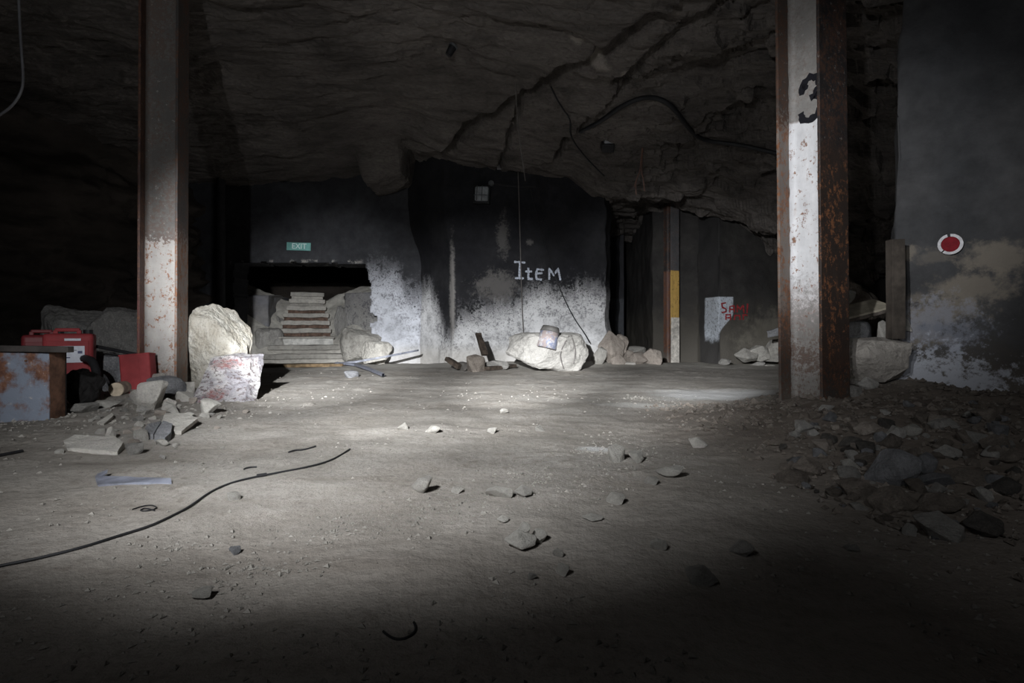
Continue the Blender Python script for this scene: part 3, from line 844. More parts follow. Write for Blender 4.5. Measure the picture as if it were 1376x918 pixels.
# ------------------------------------------------------------------ steel columns
def steel_mat(name, bare, paint, z0, z1, z2, rust, soot_z=None, dust=0.5):
    """bare rusty steel; paint between heights z0..z1 (sharp upper edge z2 soft 0)"""
    m = Mat(name, 0.6, 0.35)
    n = m.noise(5, 6, .65, off=1); f = m.noise(46, 6, .74); s = m.noise(14, 5, .65, stretch=(1, 1, .22)); sp = m.noise(17, 5, .68, stretch=(1, 1, .6), off=3)
    r = m.mix(m.mr(f, .35, .7), (0.050, 0.026, 0.018), (0.125, 0.058, 0.033))
    base = m.mix(m.mr(n, .35, .65), bare, [q * 1.5 for q in bare])
    rmask = m.mr(m.math('ADD', m.math('MULTIPLY', f, .6), m.math('MULTIPLY', n, .5)), .50, .62)
    lowrust = m.mr(m.math('ADD', m.z, m.math('MULTIPLY', n, .5)), z0 + .35, z0 + .05, rust, min(1.0, rust + .45))
    c = m.mix(m.math('MULTIPLY', rmask, lowrust), base, r)
    c = m.mix(m.math('MULTIPLY', m.mr(m.noise(30, 6, .8, off=31), .60, .66), .5), c, (0.42, 0.40, 0.38))
    pk = m.mr(m.math('ADD', m.z, m.math('MULTIPLY', m.math('SUBTRACT', f, .5), z2)), z1 + .012, z1 - .012)
    low = m.mr(m.math('ADD', m.z, m.math('MULTIPLY', m.math('SUBTRACT', f, .5), 1.1)), z0 - .12, z0 + .25)
    pk = m.math('MULTIPLY', pk, low)
    fl = m.mr(m.math('ADD', m.math('MULTIPLY', f, .55), m.math('MULTIPLY', sp, .55)), .70 - .1 * rust, .62 - .1 * rust)
    pcol = m.mul(paint if not isinstance(paint, tuple) else m.mix(m.mr(n, .3, .7), paint, [q * .8 for q in paint]), m.ramp(s, [(.3, .82), (.6, 1.0)]))
    streak = m.math('MULTIPLY', m.mr(s, .60, .70), 0.55 * rust)
    pcol = m.mix(streak, pcol, (0.30, 0.13, 0.05))
    under = m.mix(m.math('MULTIPLY', pk, .85), c, m.mix(m.mr(f, .4, .6), (0.085, 0.042, 0.026), (0.24, 0.10, 0.045)))
    c = m.mix(m.math('MULTIPLY', pk, fl), under, pcol)
    dk = m.mr(m.math('ADD', m.z, m.math('MULTIPLY', f, .5)), .62, .22)
    c = m.mix(m.math('MULTIPLY', dk, dust), c, (0.27, 0.25, 0.22))
    m.bump(m.math('ADD', f, m.math('MULTIPLY', n, .5)), 0.35, 0.006)
    return m.out(c)

def beam(label, loc, rz, b, h, height, web_m, fl_l, fl_r, roll=0.0, tw=0.016, tf=0.018):
    o = empty('steel_column', loc, label, 'column', rz)
    o.rotation_euler = (0, roll, rz)
    bm = bm_box(b - 2 * tf, tw, height, (0, 0, height / 2))
    # rolled fillets where web meets flange
    for sx in (-1, 1):
        xw = sx * (b / 2 - tf)
        for sy in (-1, 1):
            r = 0.034
            prof = [(xw, sy * tw / 2)] + [(xw - sx * r * (1 - math.sin(t)), sy * (tw / 2 + r * (1 - math.cos(t)))) for t in [i * math.pi / 12 for i in range(7)]]
            lo = [bm.verts.new((x, y, 0)) for x, y in prof]; hi = [bm.verts.new((x, y, height)) for x, y in prof]
            for i in range(len(prof) - 1): bm.faces.new((lo[i], lo[i + 1], hi[i + 1], hi[i]))
    put('web', from_bm(bm, 'web'), web_m, o)
    for sx, mm in ((-1, fl_l), (1, fl_r)):
        f = bm_box(tf, h, height, (sx * (b / 2 - tf / 2), 0, height / 2), 0.004, 2)
        bmesh.ops.subdivide_edges(f, edges=[e for e in f.edges if e.calc_length() > 1], cuts=60)
        put('flange', from_bm(roughen(f, 0.002, 25), 'flange'), mm, o)
    return o

# left column
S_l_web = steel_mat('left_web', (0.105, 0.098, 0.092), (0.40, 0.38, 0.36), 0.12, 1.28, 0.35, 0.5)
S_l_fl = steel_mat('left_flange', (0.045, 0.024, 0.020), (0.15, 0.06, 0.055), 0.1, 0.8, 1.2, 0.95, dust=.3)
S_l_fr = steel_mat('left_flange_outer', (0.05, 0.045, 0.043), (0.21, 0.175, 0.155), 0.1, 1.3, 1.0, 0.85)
g = P(219, 527, 4.42)
beam('left steel column with flaking pale paint, standing in pale rubble', (g.x, g.y, -0.05), math.radians(14), 0.27, 0.27, 3.9, S_l_web, S_l_fl, S_l_fr, 0.004)
# right column
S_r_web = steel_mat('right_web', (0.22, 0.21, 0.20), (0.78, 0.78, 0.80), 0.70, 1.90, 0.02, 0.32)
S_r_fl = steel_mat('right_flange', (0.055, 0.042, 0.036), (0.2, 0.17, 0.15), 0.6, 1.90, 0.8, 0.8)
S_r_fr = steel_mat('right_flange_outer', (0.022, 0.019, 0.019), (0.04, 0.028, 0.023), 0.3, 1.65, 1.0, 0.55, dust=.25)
g = P(1094, 555, 3.52)
rc = beam('right steel column, white paint streaked with rust under a black numeral', (g.x, g.y, -0.05), math.radians(-60), 0.285, 0.285, 3.9, S_r_web, S_r_fl, S_r_fr, -0.010)
# far post
S_p_web = steel_mat('post_web', (0.035, 0.032, 0.033), (0.17, 0.10, 0.085), 0.25, 1.68, 0.2, 0.9)
def yellow():
    return steel_mat('post_yellow', (0.09, 0.09, 0.095), (0.78, 0.50, 0.15), 0.62, 1.68, 0.03, 0.35, dust=0.0)
S_p_y = yellow()
g = P(902, 487, 10.1)
pc = beam('distant steel post, yellow band over white foot, before the far passage', (g.x, g.y, -0.05), math.radians(-62), 0.19, 0.19, 3.6, S_p_web, S_p_web, S_p_y)
S_w = plain('post_white', (0.70, 0.66, 0.60), 0.8, 0.35, 14)
f = bm_box(0.005, 0.194, 0.85, (0.097, 0, 0.43)); put('white_band', from_bm(roughen(f, 0.001, 30, 0, 6), 'white_band'), S_w, pc)

def ribbon(name, strokes, width, mat, parent, to3d, ends=0.9):
    """painted strokes: each stroke a list of 2D points, made a thin flat band on the surface given by to3d"""
    bm = bmesh.new()
    for st in strokes:
        pts = []
        for (ax, ay), (bx, by) in zip(st, st[1:]):
            k = max(2, int(math.hypot(bx - ax, by - ay) / (width * 0.4)))
            pts += [(ax + (bx - ax) * i / k, ay + (by - ay) * i / k) for i in range(k)]
        pts.append(st[-1])
        prev = None
        for i, (x, y) in enumerate(pts):
            q = pts[min(i + 1, len(pts) - 1)]; p = pts[max(i - 1, 0)]
            tx, ty = q[0] - p[0], q[1] - p[1]; l = math.hypot(tx, ty) or 1
            wv = width * (0.5 + 0.12 * math.sin(i * 2.3 + x * 40)) * (ends if i in (0, len(pts) - 1) else 1)
            a = bm.verts.new(to3d(x - ty / l * wv, y + tx / l * wv)); b = bm.verts.new(to3d(x + ty / l * wv, y - tx / l * wv))
            if prev: bm.faces.new((prev[0], a, b, prev[1]))
            prev = (a, b)
    return put(name, from_bm(bm, name), mat, parent)

M_black = plain('black_spray', (0.012, 0.012, 0.016), 0.5, 0.2, 30)
# numeral 3 sprayed on the web of the right column (z from 1.9 up)
three = [[(-0.055, 2.06), (-0.05, 2.12), (0.0, 2.155), (0.05, 2.13), (0.062, 2.08), (0.03, 2.03), (0.0, 2.02)], [(0.03, 2.03), (0.07, 2.0), (0.075, 1.95), (0.04, 1.90), (-0.01, 1.885), (-0.05, 1.90), (-0.062, 1.95)],
         [(-0.045, 2.09), (-0.02, 2.115)]]
ribbon('painted_number', three, 0.042, M_black, rc, lambda x, z: (x, -0.0105 - max(0, abs(x) - 0.085) ** 2 * 6, z))

# ------------------------------------------------------------------ lettering and fittings on the far walls
M_wpaint = plain('white_lettering', (0.42, 0.45, 0.52), 0.9, 0.45, 40)
M_rpaint = plain('red_spray', (0.30, 0.03, 0.035), 0.8, 0.35, 30)
from mathutils.bvhtree import BVHTree
def bvh_of(o):
    return BVHTree.FromPolygons([v.co[:] for v in o.data.vertices], [p.vertices[:] for p in o.data.polygons])
B_mid, B_far, B_back = bvh_of(wall_middle), bvh_of(wall_far), bvh_of(wall_back)
def hit(bvh, px, py, off):
    o = Vector((0, 0, EYE)); d = Vector(((px - CX) / F, 1, (HY - py) / F)).normalized()
    p, n, _, _ = bvh.ray_cast(o, d)
    if p is None: return P(px, py, 9.3)
    if n.dot(d) > 0: n = -n
    return p + n * off
item = [[(691, 352), (706, 353)], [(699, 353), (698, 373)], [(692, 374), (704, 374)],
        [(710, 360), (710, 375), (716, 375)], [(706, 365), (715, 365)],
        [(731, 363), (722, 362), (720, 368), (721, 375), (728, 376)], [(720, 368), (729, 367)],
        [(738, 376), (738, 361), (744, 370), (750, 361), (753, 377)]]
ribbon('lettering', item, 2.6, M_wpaint, wall_middle, lambda x, y: hit(B_mid, x, y, 0.012))
scrawl = [[(975, 407), (969, 408), (970, 413), (975, 415), (975, 419), (969, 420)], [(980, 420), (980, 412), (986, 411), (986, 420)], [(980, 416), (986, 416)],
          [(990, 420), (990, 410), (994, 416), (998, 410), (999, 421)], [(1003, 421), (1004, 408)], [(975, 430), (975, 423), (981, 423), (981, 430)], [(975, 427), (981, 427)],
          [(986, 430), (987, 424), (993, 424), (994, 430)], [(998, 430), (998, 423), (1004, 424)]]
ribbon('red_scrawl', scrawl, 1.9, M_rpaint, wall_far, lambda x, y: hit(B_far, x, y, 0.014))

M_signgreen = plain('faded_green_board', (0.20, 0.46, 0.43), 0.5, 0.2, 8)
M_signwhite = plain('faded_sign_white', (0.80, 0.92, 0.92), 0.6, 0.1, 12)
sp = hit(B_back, 403, 332, 0.0)
es = empty('exit_sign', sp, 'small green EXIT sign on the dark wall above the stairs', 'sign')
sc_ = sp.y / F
es.rotation_euler = (0, math.radians(1.8), 0)
put('board', from_bm(bm_box(32 * sc_, 0.015, 10.5 * sc_, (0, -0.055, 0), 0.004), 'board'), M_signgreen, es)
put('back_plate', from_bm(bm_box(26 * sc_, 0.06, 8 * sc_, (0, -0.02, 0), 0.003), 'back_plate'), M_dark, es)
def text_part(txt, size, mat, parent, loc, rot, ext=0.002, name='letters', sx=1.0):
    cu = bpy.data.curves.new(name, 'FONT'); cu.body = txt; cu.size = size; cu.extrude = ext; cu.align_x = 'CENTER'; cu.align_y = 'CENTER'
    t = bpy.data.objects.new('tmp', cu); COL.objects.link(t)
    dg = bpy.context.evaluated_depsgraph_get()
    me = bpy.data.meshes.new_from_object(t.evaluated_get(dg)); bpy.data.objects.remove(t)
    me.materials.clear()
    o = put(name, me, mat, parent); o.location = loc; o.rotation_euler = rot; o.scale = (sx, 1, 1)
    return o
text_part('EXIT', 0.135, M_signwhite, es, (0.01, -0.065, 0), (math.pi / 2, 0, 0), sx=0.95)

M_cast = plain('grey_cast_metal', (0.10, 0.105, 0.11), 0.5, 0.2, 20, 0.4)
M_blackm = plain('black_metal', (0.018, 0.018, 0.020), 0.5, 0.2, 20, 0.3)
M_glass = plain('milky_ribbed_glass', (0.32, 0.34, 0.36), 0.25, 0.3, 12, 0.5)
def bulkhead(px0, py0, px1, py1, p, label, rot, glass=M_glass):
    s = p.y / F; wd, h = (px1 - px0) * s, (py1 - py0) * s
    e = empty('bulkhead_lamp', p, label, 'lamp'); e.rotation_euler = rot
    put('housing', from_bm(bm_box(wd, 0.12, h, (0, 0, 0), 0.02), 'housing'), M_blackm, e)
    put('lens', from_bm(bm_box(wd * .78, 0.08, h * .76, (0.01, -0.07, 0), 0.03, 3), 'lens'), glass, e)
    for k in (-0.22, 0.08):
        put('guard_bar', from_bm(bm_box(0.014, 0.02, h * .8, (wd * k, -0.118, 0), 0.004), 'guard_bar'), M_cast, e)
    put('guard_bar', from_bm(bm_box(wd * .8, 0.02, 0.014, (0, -0.118, -h * .1), 0.004), 'guard_bar'), M_cast, e)
    return e
p = hit(B_mid, 648, 263, 0.05)
lamp = bulkhead(637, 251, 660, 276, p, 'square caged lamp on the black pillar, high up', (0, 0.05, -0.15))
p = roof(816, 194)
lamp2 = bulkhead(808, 184, 825, 205, Vector((p.x, p.y, p.z - 0.02)), 'dim caged lamp under the cracked roof above the passage', (-0.9, 0, 0))
jb = hit(B_mid, 660, 247, 0.02)
o = put('junction_box', from_bm(bm_cyl(0.045, 0.045, 0.06, 16, Matrix.Rotation(math.pi / 2, 4, 'X')), 'junction_box'), M_cast); o.location = jb
tag(o, 'small round junction box up right of the square lamp', 'fitting')
jb = hit(B_mid, 671, 225, 0.02)
o = put('junction_box', from_bm(bm_box(0.075, 0.06, 0.075, bev=0.008), 'junction_box'), plain('grey_plastic', (0.26, 0.26, 0.27), 0.6)); o.location = jb
tag(o, 'small square grey box where roof and pillar meet', 'fitting')
tube('cable', [hit(B_mid, q, r, 0.02) for q, r in ((652, 250), (660, 247), (680, 250), (700, 252), (720, 251))], 0.012, M_blackm, lamp)
bpy.context.view_layer.update()
[c for c in lamp.children if c.name.startswith('cable')][0].matrix_parent_inverse = lamp.matrix_world.inverted()
p = roof(609, 62)
e = empty('lamp_holder', p, 'small black lamp holder fixed to the roof', 'fitting')
M1 = Matrix.Rotation(0.5, 4, 'Y') @ Matrix.Translation((0, 0, -0.05))
put('socket', from_bm(bm_cyl(0.035, 0.045, 0.12, 14, M1), 'socket'), M_blackm, e)
put('rim', from_bm(bm_cyl(0.05, 0.05, 0.02, 14, Matrix.Rotation(0.5, 4, 'Y') @ Matrix.Translation((0, 0, 0.0))), 'rim'), M_cast, e)

# ------------------------------------------------------------------ hanging wires and cables
M_wire = plain('dull_wire', (0.13, 0.12, 0.115), 0.6)
M_rubber = plain('black_rubber', (0.02, 0.02, 0.022), 0.6)
def wire(name, pts, r, mat, label, cat='cable'):
    return tag(tube(name, pts, r, mat), label, cat)
a = roof(693, 112)
wire('hanging_wire', [a + Vector((0, 0, .03)), P(694, 150, a.y), P(699, 195, a.y + .02), P(706, 243, a.y)], 0.006, M_wire, 'thin pale wire hanging free from the roof crack')
wire('hanging_wire', [hit(B_mid, x, y, 0.05) for x, y in ((696, 232), (697, 270), (699, 330), (701, 400), (703, 440), (705, 464))], 0.009, M_wire, 'long straight wire hanging down the pillar through the white letters')
a = hit(B_mid, 712, 258, 0.03)
wire('loose_rope', [hit(B_mid, 713, 255, .03), hit(B_mid, 722, 292, .03), hit(B_mid, 742, 362, .03), hit(B_mid, 757, 400, .03), hit(B_mid, 772, 430, .04), hit(B_mid, 788, 452, .06), P(792, 460, 9.0)], 0.009, M_rubber,
     'dark rope trailing slantwise across the whitewash to the boulder')
wire('arched_cable', [roof(*q) - Vector((0, 0, .05)) for q in ((780, 172), (805, 160), (830, 140), (858, 126), (884, 125), (905, 138), (920, 160), (938, 181), (960, 186), (1000, 190), (1052, 203))], 0.028, M_rubber,
     'thick black cable arching along the roof toward the right column')
wire('roof_cable', [roof(*q) - Vector((0, 0, .02)) for q in ((740, 114), (752, 140), (768, 158), (764, 180), (790, 214), (812, 235))], 0.010, M_rubber, 'thin black cable looping over the roof to the dim lamp')
M_copper = plain('reddish_wire', (0.16, 0.09, 0.07), 0.6)
a = roof(864, 200)
pe = empty('frayed_wires', a, 'frayed reddish wires dangling from the roof by the yellow post', 'cable')
for pts in (((866, 172), (862, 205), (860, 232), (853, 245), (855, 262)), ((864, 198), (861, 230), (865, 240), (866, 257)), ((861, 228), (856, 238), (852, 252))):
    tube('strand', [P(q[0], q[1], a.y) - a for q in pts], 0.007, M_copper, pe)
M_conduit = plain('grey_conduit', (0.07, 0.07, 0.075), 0.5, 0.2, 9, 0.3)
wire('bent_conduit', [P(x, y, 3.0) for x, y in ((24, -40), (25, 0), (28, 60), (31, 95), (31, 118), (22, 136), (8, 150), (-14, 163))], 0.0065, M_conduit, 'thin grey conduit hanging and bent at the top left', 'pipe')
o = wire('wall_pipe', [P(297, y, 9.95) for y in (200, 300, 400, 470, 492)], 0.075, plain('dull_pipe', (0.05, 0.05, 0.055), 0.6), 'upright dark pipe left of the stairs opening', 'pipe')

# cables lying on the floor
def floor_line(pts, up): return [on_floor(x, y, up) for x, y in pts]
wire('floor_cable', floor_line(((-30, 769), (0, 763), (60, 751), (115, 737), (160, 722), (200, 710), (228, 697), (255, 683), (280, 664), (305, 652), (335, 644), (372, 637), (410, 630), (440, 622), (458, 613), (470, 605)), 0.004), 0.0036, M_rubber,
     'long black cable snaking over the dusty floor')
o = tube('splice', floor_line(((345, 642), (352, 641), (358, 640)), 0.006), 0.0065, M_rubber, bpy.data.objects['floor_cable'])
wire('cable_scrap', floor_line(((388, 609), (396, 606), (410, 606), (424, 601)), 0.004), 0.0038, M_rubber, 'short curled scrap of cable above the long black one')
wire('cable_scrap', floor_line(((-12, 616), (6, 613), (30, 608)), 0.006), 0.007, M_rubber, 'short dark cable end at the left edge of the picture')
wire('wire_tangle', floor_line(((178, 686), (192, 681), (205, 680), (212, 684), (200, 688), (186, 688), (196, 683), (208, 688)), 0.003), 0.0018, M_rubber, 'little tangle of dark wire on the floor left of the cable')
wire('wire_scrap', floor_line(((328, 632), (332, 629), (345, 629)), 0.004), 0.003, M_rubber, 'tiny bent wire beside the long cable')
wire('wire_loop', floor_line(((515, 850), (525, 860), (545, 861), (562, 848), (556, 838)), 0.002), 0.0022, M_rubber, 'dark curl of wire in the unlit foreground')
M_bluem = plain('bluish_metal', (0.17, 0.18, 0.22), 0.45, 0.4, 14, 0.5)
e = empty('metal_strip', ground(180, 650), 'bluish folded metal strip lying on the floor', 'scrap')
pts = [on_floor(128, 644, .012), on_floor(132, 654, .006), on_floor(180, 651, .006), on_floor(230, 651, .006), on_floor(229, 647, .012), on_floor(170, 646, .014)]
put('strip', from_bm(prism(local(e, pts), (0, 0, -0.012), 0.003, 14, 5), 'strip'), M_bluem, e)
pts = [on_floor(130, 643, .016), on_floor(145, 640, .024), on_floor(144, 642, .018), on_floor(131, 647, .012)]
put('folded_end', from_bm(prism(local(e, pts), (0, 0, -0.004), 0.001, 14, 3), 'folded_end'), M_bluem, e)
e = empty('forked_strip', ground(470, 490), 'long forked strip of grey metal before the stairs', 'scrap')
for q in ([P(448, 491, 8.8), P(480, 487, 8.85), P(520, 480, 8.95), P(562, 472, 9.15)], floor_line(((452, 491), (478, 493), (495, 499), (515, 508)), 0.02)):
    bm = bmesh.new(); prev = None
    for i, v in enumerate(q):
        v = v - Vector(e.location)
        r = [bm.verts.new(v + Vector((0, dy, dz))) for dy, dz in ((-.06, 0), (.06, .0), (.06, .03), (-.06, .03))]
        if prev:
            for k in range(4): bm.faces.new((prev[k], r[k], r[(k + 1) % 4], prev[(k + 1) % 4]))
        prev = r
    put('prong', from_bm(roughen(bm, 0.01, 6), 'prong'), M_bluem, e)

# ------------------------------------------------------------------ clutter at the left
def rusty_cabinet_mat():
    m = Mat('rusted_sheet', 0.6, 0.35)
    n = m.noise(4, 6, .65, off=2); f = m.noise(26, 6, .72); g = m.noise(9, 5, .7, off=6)
    r = m.mix(m.mr(f, .35, .7), (0.11, 0.05, 0.035), (0.24, 0.12, 0.075))
    c = m.mix(m.mr(m.math('ADD', m.math('MULTIPLY', n, .8), m.math('MULTIPLY', g, .35)), .50, .62), (0.22, 0.25, 0.31), r)
    c = m.mix(m.mr(f, .60, .72), c, (0.42, 0.40, 0.40))
    m.bump(f, 0.4, 0.006)
    return m.out(c)
M_cab = rusty_cabinet_mat()
M_rustrim = plain('rust_brown', (0.12, 0.062, 0.04), 0.8, 0.5, 14)
M_inside = plain('shade_black', (0.012, 0.011, 0.011), 0.9)  # shade painted as near-black on the cabinet inside and the added lump
g = ground(20, 569)
cab = empty('metal_cabinet', (-2.93, 3.2, g.z - 0.01), 'rusty blue-grey metal cabinet lying on its side at the left edge', 'cabinet', math.radians(4))
W_, D_, H_ = 0.62, 0.13, 0.40
put('front_panel', from_bm(roughen(bm_box(W_, 0.012, H_, (0, 0, H_ / 2), 0.004), 0.004, 6, 0, 8), 'front_panel'), M_cab, cab)
put('back_panel', from_bm(bm_box(W_, 0.012, H_, (0, D_, H_ / 2)), 'back_panel'), M_inside, cab)
put('top_panel', from_bm(bm_box(W_, D_, 0.012, (0, D_ / 2, H_ - 0.006)), 'top_panel'), M_rustrim, cab)
put('bottom_panel', from_bm(bm_box(W_, D_, 0.012, (0, D_ / 2, 0.006)), 'bottom_panel'), M_rustrim, cab)
for nm, (sx, sy, sz), c in (('side_panel', (0.012, D_, H_), (W_ / 2 - .006, D_ / 2, H_ / 2)), ):
    put(nm, from_bm(bm_box(sx, sy, sz, c, 0.002), nm), M_rustrim, cab)
put('rivet', from_bm(bm_cyl(0.008, 0.006, 0.01, 10, Matrix.Translation((0.19, -0.008, H_ - 0.05)) @ Matrix.Rotation(math.pi / 2, 4, 'X')), 'rivet'), M_rustrim, cab)
M_bar = plain('grey_brown_bar', (0.055, 0.048, 0.045), 0.7, .3, 12)
o = put('flat_bar', from_bm(roughen(bm_box(0.62, 0.05, 0.034, (0, 0, 0.017), 0.003), 0.001, 8, 0, 5), 'flat_bar'), M_bar)
o.location = (-2.80, 3.20, g.z + H_ - 0.008); o.rotation_euler = (0, 0.015, 0.03)
tag(o, 'dark flat bar lying along the top of the rusty cabinet', 'bar')

M_red = plain('red_plastic', (0.30, 0.045, 0.05), 0.6, 0.25, 5, 0.2)
M_redd = plain('dark_red_plastic', (0.20, 0.025, 0.03), 0.5, 0.25, 5, 0.4)
M_label = plain('white_label', (0.70, 0.72, 0.80), 0.6, 0.12, 20)
M_print = plain('label_print', (0.10, 0.11, 0.20), 0.6)
def jerrycan(loc, rz, label, w_=0.31, d_=0.20, h_=0.46, sticker=True, mat=M_red):
    e = empty('jerry_can', loc, label, 'jerry can', rz)
    bm = bm_box(w_, d_, h_, (0, 0, h_ / 2), 0.03, 3)
    put('body', from_bm(bm, 'body', True), mat, e)
    put('front_recess', from_bm(bm_box(w_ * .82, 0.01, h_ * .8, (0, -d_ / 2 - .002, h_ * .48), 0.004), 'front_recess'), mat, e)
    # grip: bridge over a gap, with neck and cap beside it
    put('handle', from_bm(bm_box(w_ * .5, 0.035, 0.028, (-w_ * .05, 0, h_ + .028), 0.01), 'handle'), mat, e)
    for k in (-.28, .18): put('handle_post', from_bm(bm_box(0.03, 0.033, 0.04, (w_ * k, 0, h_ + .006), 0.006), 'handle_post'), mat, e)
    put('cap', from_bm(bm_cyl(0.032, 0.032, 0.035, 18, Matrix.Translation((w_ * .36, 0, h_ + .012))), 'cap'), M_blackm, e)
    if sticker:
        y = -d_ / 2 - .009
        lb = put('label', from_bm(bm_box(0.165, 0.003, 0.125, (0.02, y, h_ * .66)), 'label'), M_label, e)
        put('label_print', from_bm(bm_box(0.028, 0.003, 0.02, (0.075, y - .002, h_ * .66 + .015)), 'label_print'), M_print, lb)
        put('label_print', from_bm(bm_box(0.05, 0.003, 0.008, (-.01, y - .002, h_ * .66 - .025)), 'label_print'), M_print, lb)
        put('label_print', from_bm(bm_box(0.07, 0.003, 0.005, (0.02, y - .002, h_ * .66 + .03)), 'label_print'), M_cast, lb)
        put('maker_strip', from_bm(bm_box(0.10, 0.004, 0.018, (0.03, y, h_ * .90), 0.001), 'maker_strip'), M_label, e)
    return e
g = ground(85, 536)
can = jerrycan((P(86, 500, 4.3).x, 4.36, g.z + .02), math.radians(30), 'red plastic jerry can with a white paper label, behind the rusty cabinet', sticker=True)
can.scale = (1, 1, 1.0)
jerrycan((P(30, 500, 4.35).x, 4.55, g.z), math.radians(38), 'dim red jerry can without a label, left of the labelled one', w_=0.27, sticker=False, mat=M_redd, h_=0.47)
shade_filler = rock_mesh(55, 16, 4, 0.1, 2.5)  # lump added to stand for the black shade beside the cabinet
o = put('black_shade_filler', shade_filler, M_inside); a, b = P(70, 540, 3.6), P(110, 494, 3.6)
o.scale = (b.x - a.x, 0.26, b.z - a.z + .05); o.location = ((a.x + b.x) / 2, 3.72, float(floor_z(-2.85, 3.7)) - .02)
tag(o, 'added black lump standing for shade below the labelled jerry can', 'shade_filler')
wire('black_hose', [P(113, 482, 4.25), P(121, 482, 4.15), P(128, 492, 4.1), P(130, 510, 4.05), P(127, 526, 4.0), P(118, 536, 3.98), P(108, 540, 3.98)], 0.028, M_rubber, 'thick black hose curving down beside the labelled jerry can', 'hose')
# small red container, tilted against the stones
g = ground(168, 530)
e = empty('red_container', (P(174, 530, g.y).x, g.y + .12, g.z - .01), 'small bright red container leaning by the left column', 'container', math.radians(-24))
e.rotation_euler = (-0.06, -0.09, math.radians(14))
put('body', from_bm(bm_box(0.20, 0.13, 0.30, (0, 0, .15), 0.014, 3), 'body', True), M_red, e)
put('rib', from_bm(bm_box(0.012, 0.006, 0.25, (.03, -.066, .15), 0.003), 'rib'), M_red, e)
put('base_rim', from_bm(bm_box(0.205, 0.135, 0.018, (0, 0, .010), 0.006), 'base_rim'), M_redd, e)
put('top_rim', from_bm(bm_box(0.205, 0.135, 0.014, (0, 0, .293), 0.005), 'top_rim'), M_red, e)
# cut log, its end towards us
M_bark = plain('grey_bark', (0.13, 0.10, 0.08), 0.9, .4, 18)
M_endgrain = plain('cut_timber', (0.50, 0.42, 0.32), 0.85, .2, 25)
g = ground(150, 534)
e = empty('cut_log', g + Vector((0, .05, 0)), 'short cut log showing its pale round end, beside the small red container', 'log', math.radians(12))
Mx = Matrix.Translation((0, .22, .05)) @ Matrix.Rotation(math.pi / 2, 4, 'X')
put('bark', from_bm(roughen(bm_cyl(.052, .05, .44, 24, Mx), 0.004, 12), 'bark', True), M_bark, e)
put('end_face', from_bm(bm_cyl(.049, .049, .012, 24, Matrix.Translation((0, -.004, .05)) @ Matrix.Rotation(math.pi / 2, 4, 'X')), 'end_face'), M_endgrain, e)
wire('thin_rod', [P(112, 462, 4.55), P(150, 470, 4.5), P(192, 478, 4.55)], 0.013, M_rubber, 'thin black rod sloping from the jerry can to the left column', 'rod')
plate('stone_slab', 'bluish grey slab of stone under the thin black rod', 'stone', [P(118, 478, 4.75), P(190, 480, 4.75), P(194, 512, 4.7), P(150, 528, 4.7), P(116, 520, 4.7)], (0, 0.12, 0.02), M_blue, 0.012)
BIG = [rock_mesh(300 + i, 16, 6, 0.05, 2.8, .1) for i in range(5)]
def boulder(box, d, label, mat, me, depth, base=None, rz=0, cat='boulder', name='boulder'):
    a, b = P(box[0], box[3], d), P(box[2], box[1], d)
    z0 = float(floor_z((a.x + b.x) / 2, d + depth * .4)) - .04 if base is None else base
    o = put(name, with_mat(me, mat)); o.scale = (b.x - a.x, depth, b.z - z0)
    o.location = ((a.x + b.x) / 2, d + depth * .45, z0); o.rotation_euler = (0, 0, rz)
    return tag(o, label, cat)
M_bould = stone_mat('grey_boulder', (0.22, 0.215, 0.21), (0.31, 0.30, 0.285), 0.3)
boulder((24, 408, 120, 475), 5.5, 'big grey boulder behind the red jerry cans', M_bould, BIG[0], .7)
boulder((106, 411, 193, 480), 5.4, 'big grey boulder between jerry cans and left column', M_bould, BIG[1], .7)

# ------------------------------------------------------------------ at the foot of the pillar
def pb(box, label, me, mat, depth, d):
    return boulder(box, d, label, mat, me, depth)
M_boul2 = stone_mat('pale_boulder', (0.25, 0.24, 0.225), (0.35, 0.338, 0.315), 0.35)
d_ = ground(738, 500).y
bo = pb((679, 446, 796, 502), 'large pale boulder lying against the whitewashed pillar', BIG[2], M_boul2, .75, d_ - .1)
bpy.context.view_layer.update()
_bw = BVHTree.FromPolygons([bo.matrix_world @ v.co for v in bo.data.vertices], [p.vertices[:] for p in bo.data.polygons])
for pts, lb in ((((764, 452), (756, 464), (752, 476), (754, 486), (757, 495)), 'thin dark wire down the boulder, the one nearer the round tin'), (((767, 452), (771, 462), (773, 476), (770, 488)), 'thin dark wire down the boulder, farther from the round tin')):
    wire('boulder_wire', [hit(_bw, x, y, .012) for x, y in pts], 0.008, M_wire, lb)
p = P(734, 453, d_ - .06)
e = empty('paint_tin', p + Vector((0, 0, -.16)), 'dented round tin with bluish smears, resting on the pale boulder', 'tin')
M_tin = Mat('smeared_tin', .5, .4)
n1, n2 = M_tin.noise(7, 5, .65), M_tin.noise(20, 5, .7)
M_tin.bump(n2, .3, .01)
M_tin = M_tin.out(M_tin.mix(M_tin.mr(n2, .52, .6), M_tin.mix(M_tin.mr(n1, .45, .55), (0.30, 0.25, 0.24), (0.20, 0.22, 0.30)), (0.40, 0.39, 0.40)))
tl = Matrix.Rotation(.22, 4, 'Y') @ Matrix.Rotation(-.12, 4, 'X') @ Matrix.Translation((0, 0, .15))
put('body', from_bm(roughen(bm_cyl(.135, .125, .22, 28, tl @ Matrix.Translation((0, 0, -.03))), .008, 7), 'body', True), M_tin, e)
put('dark_lid', from_bm(bm_cyl(.135, .11, .075, 28, tl @ Matrix.Translation((0, 0, .117))), 'dark_lid', True), plain('dark_tin', (0.10, 0.095, 0.09), .6), e)
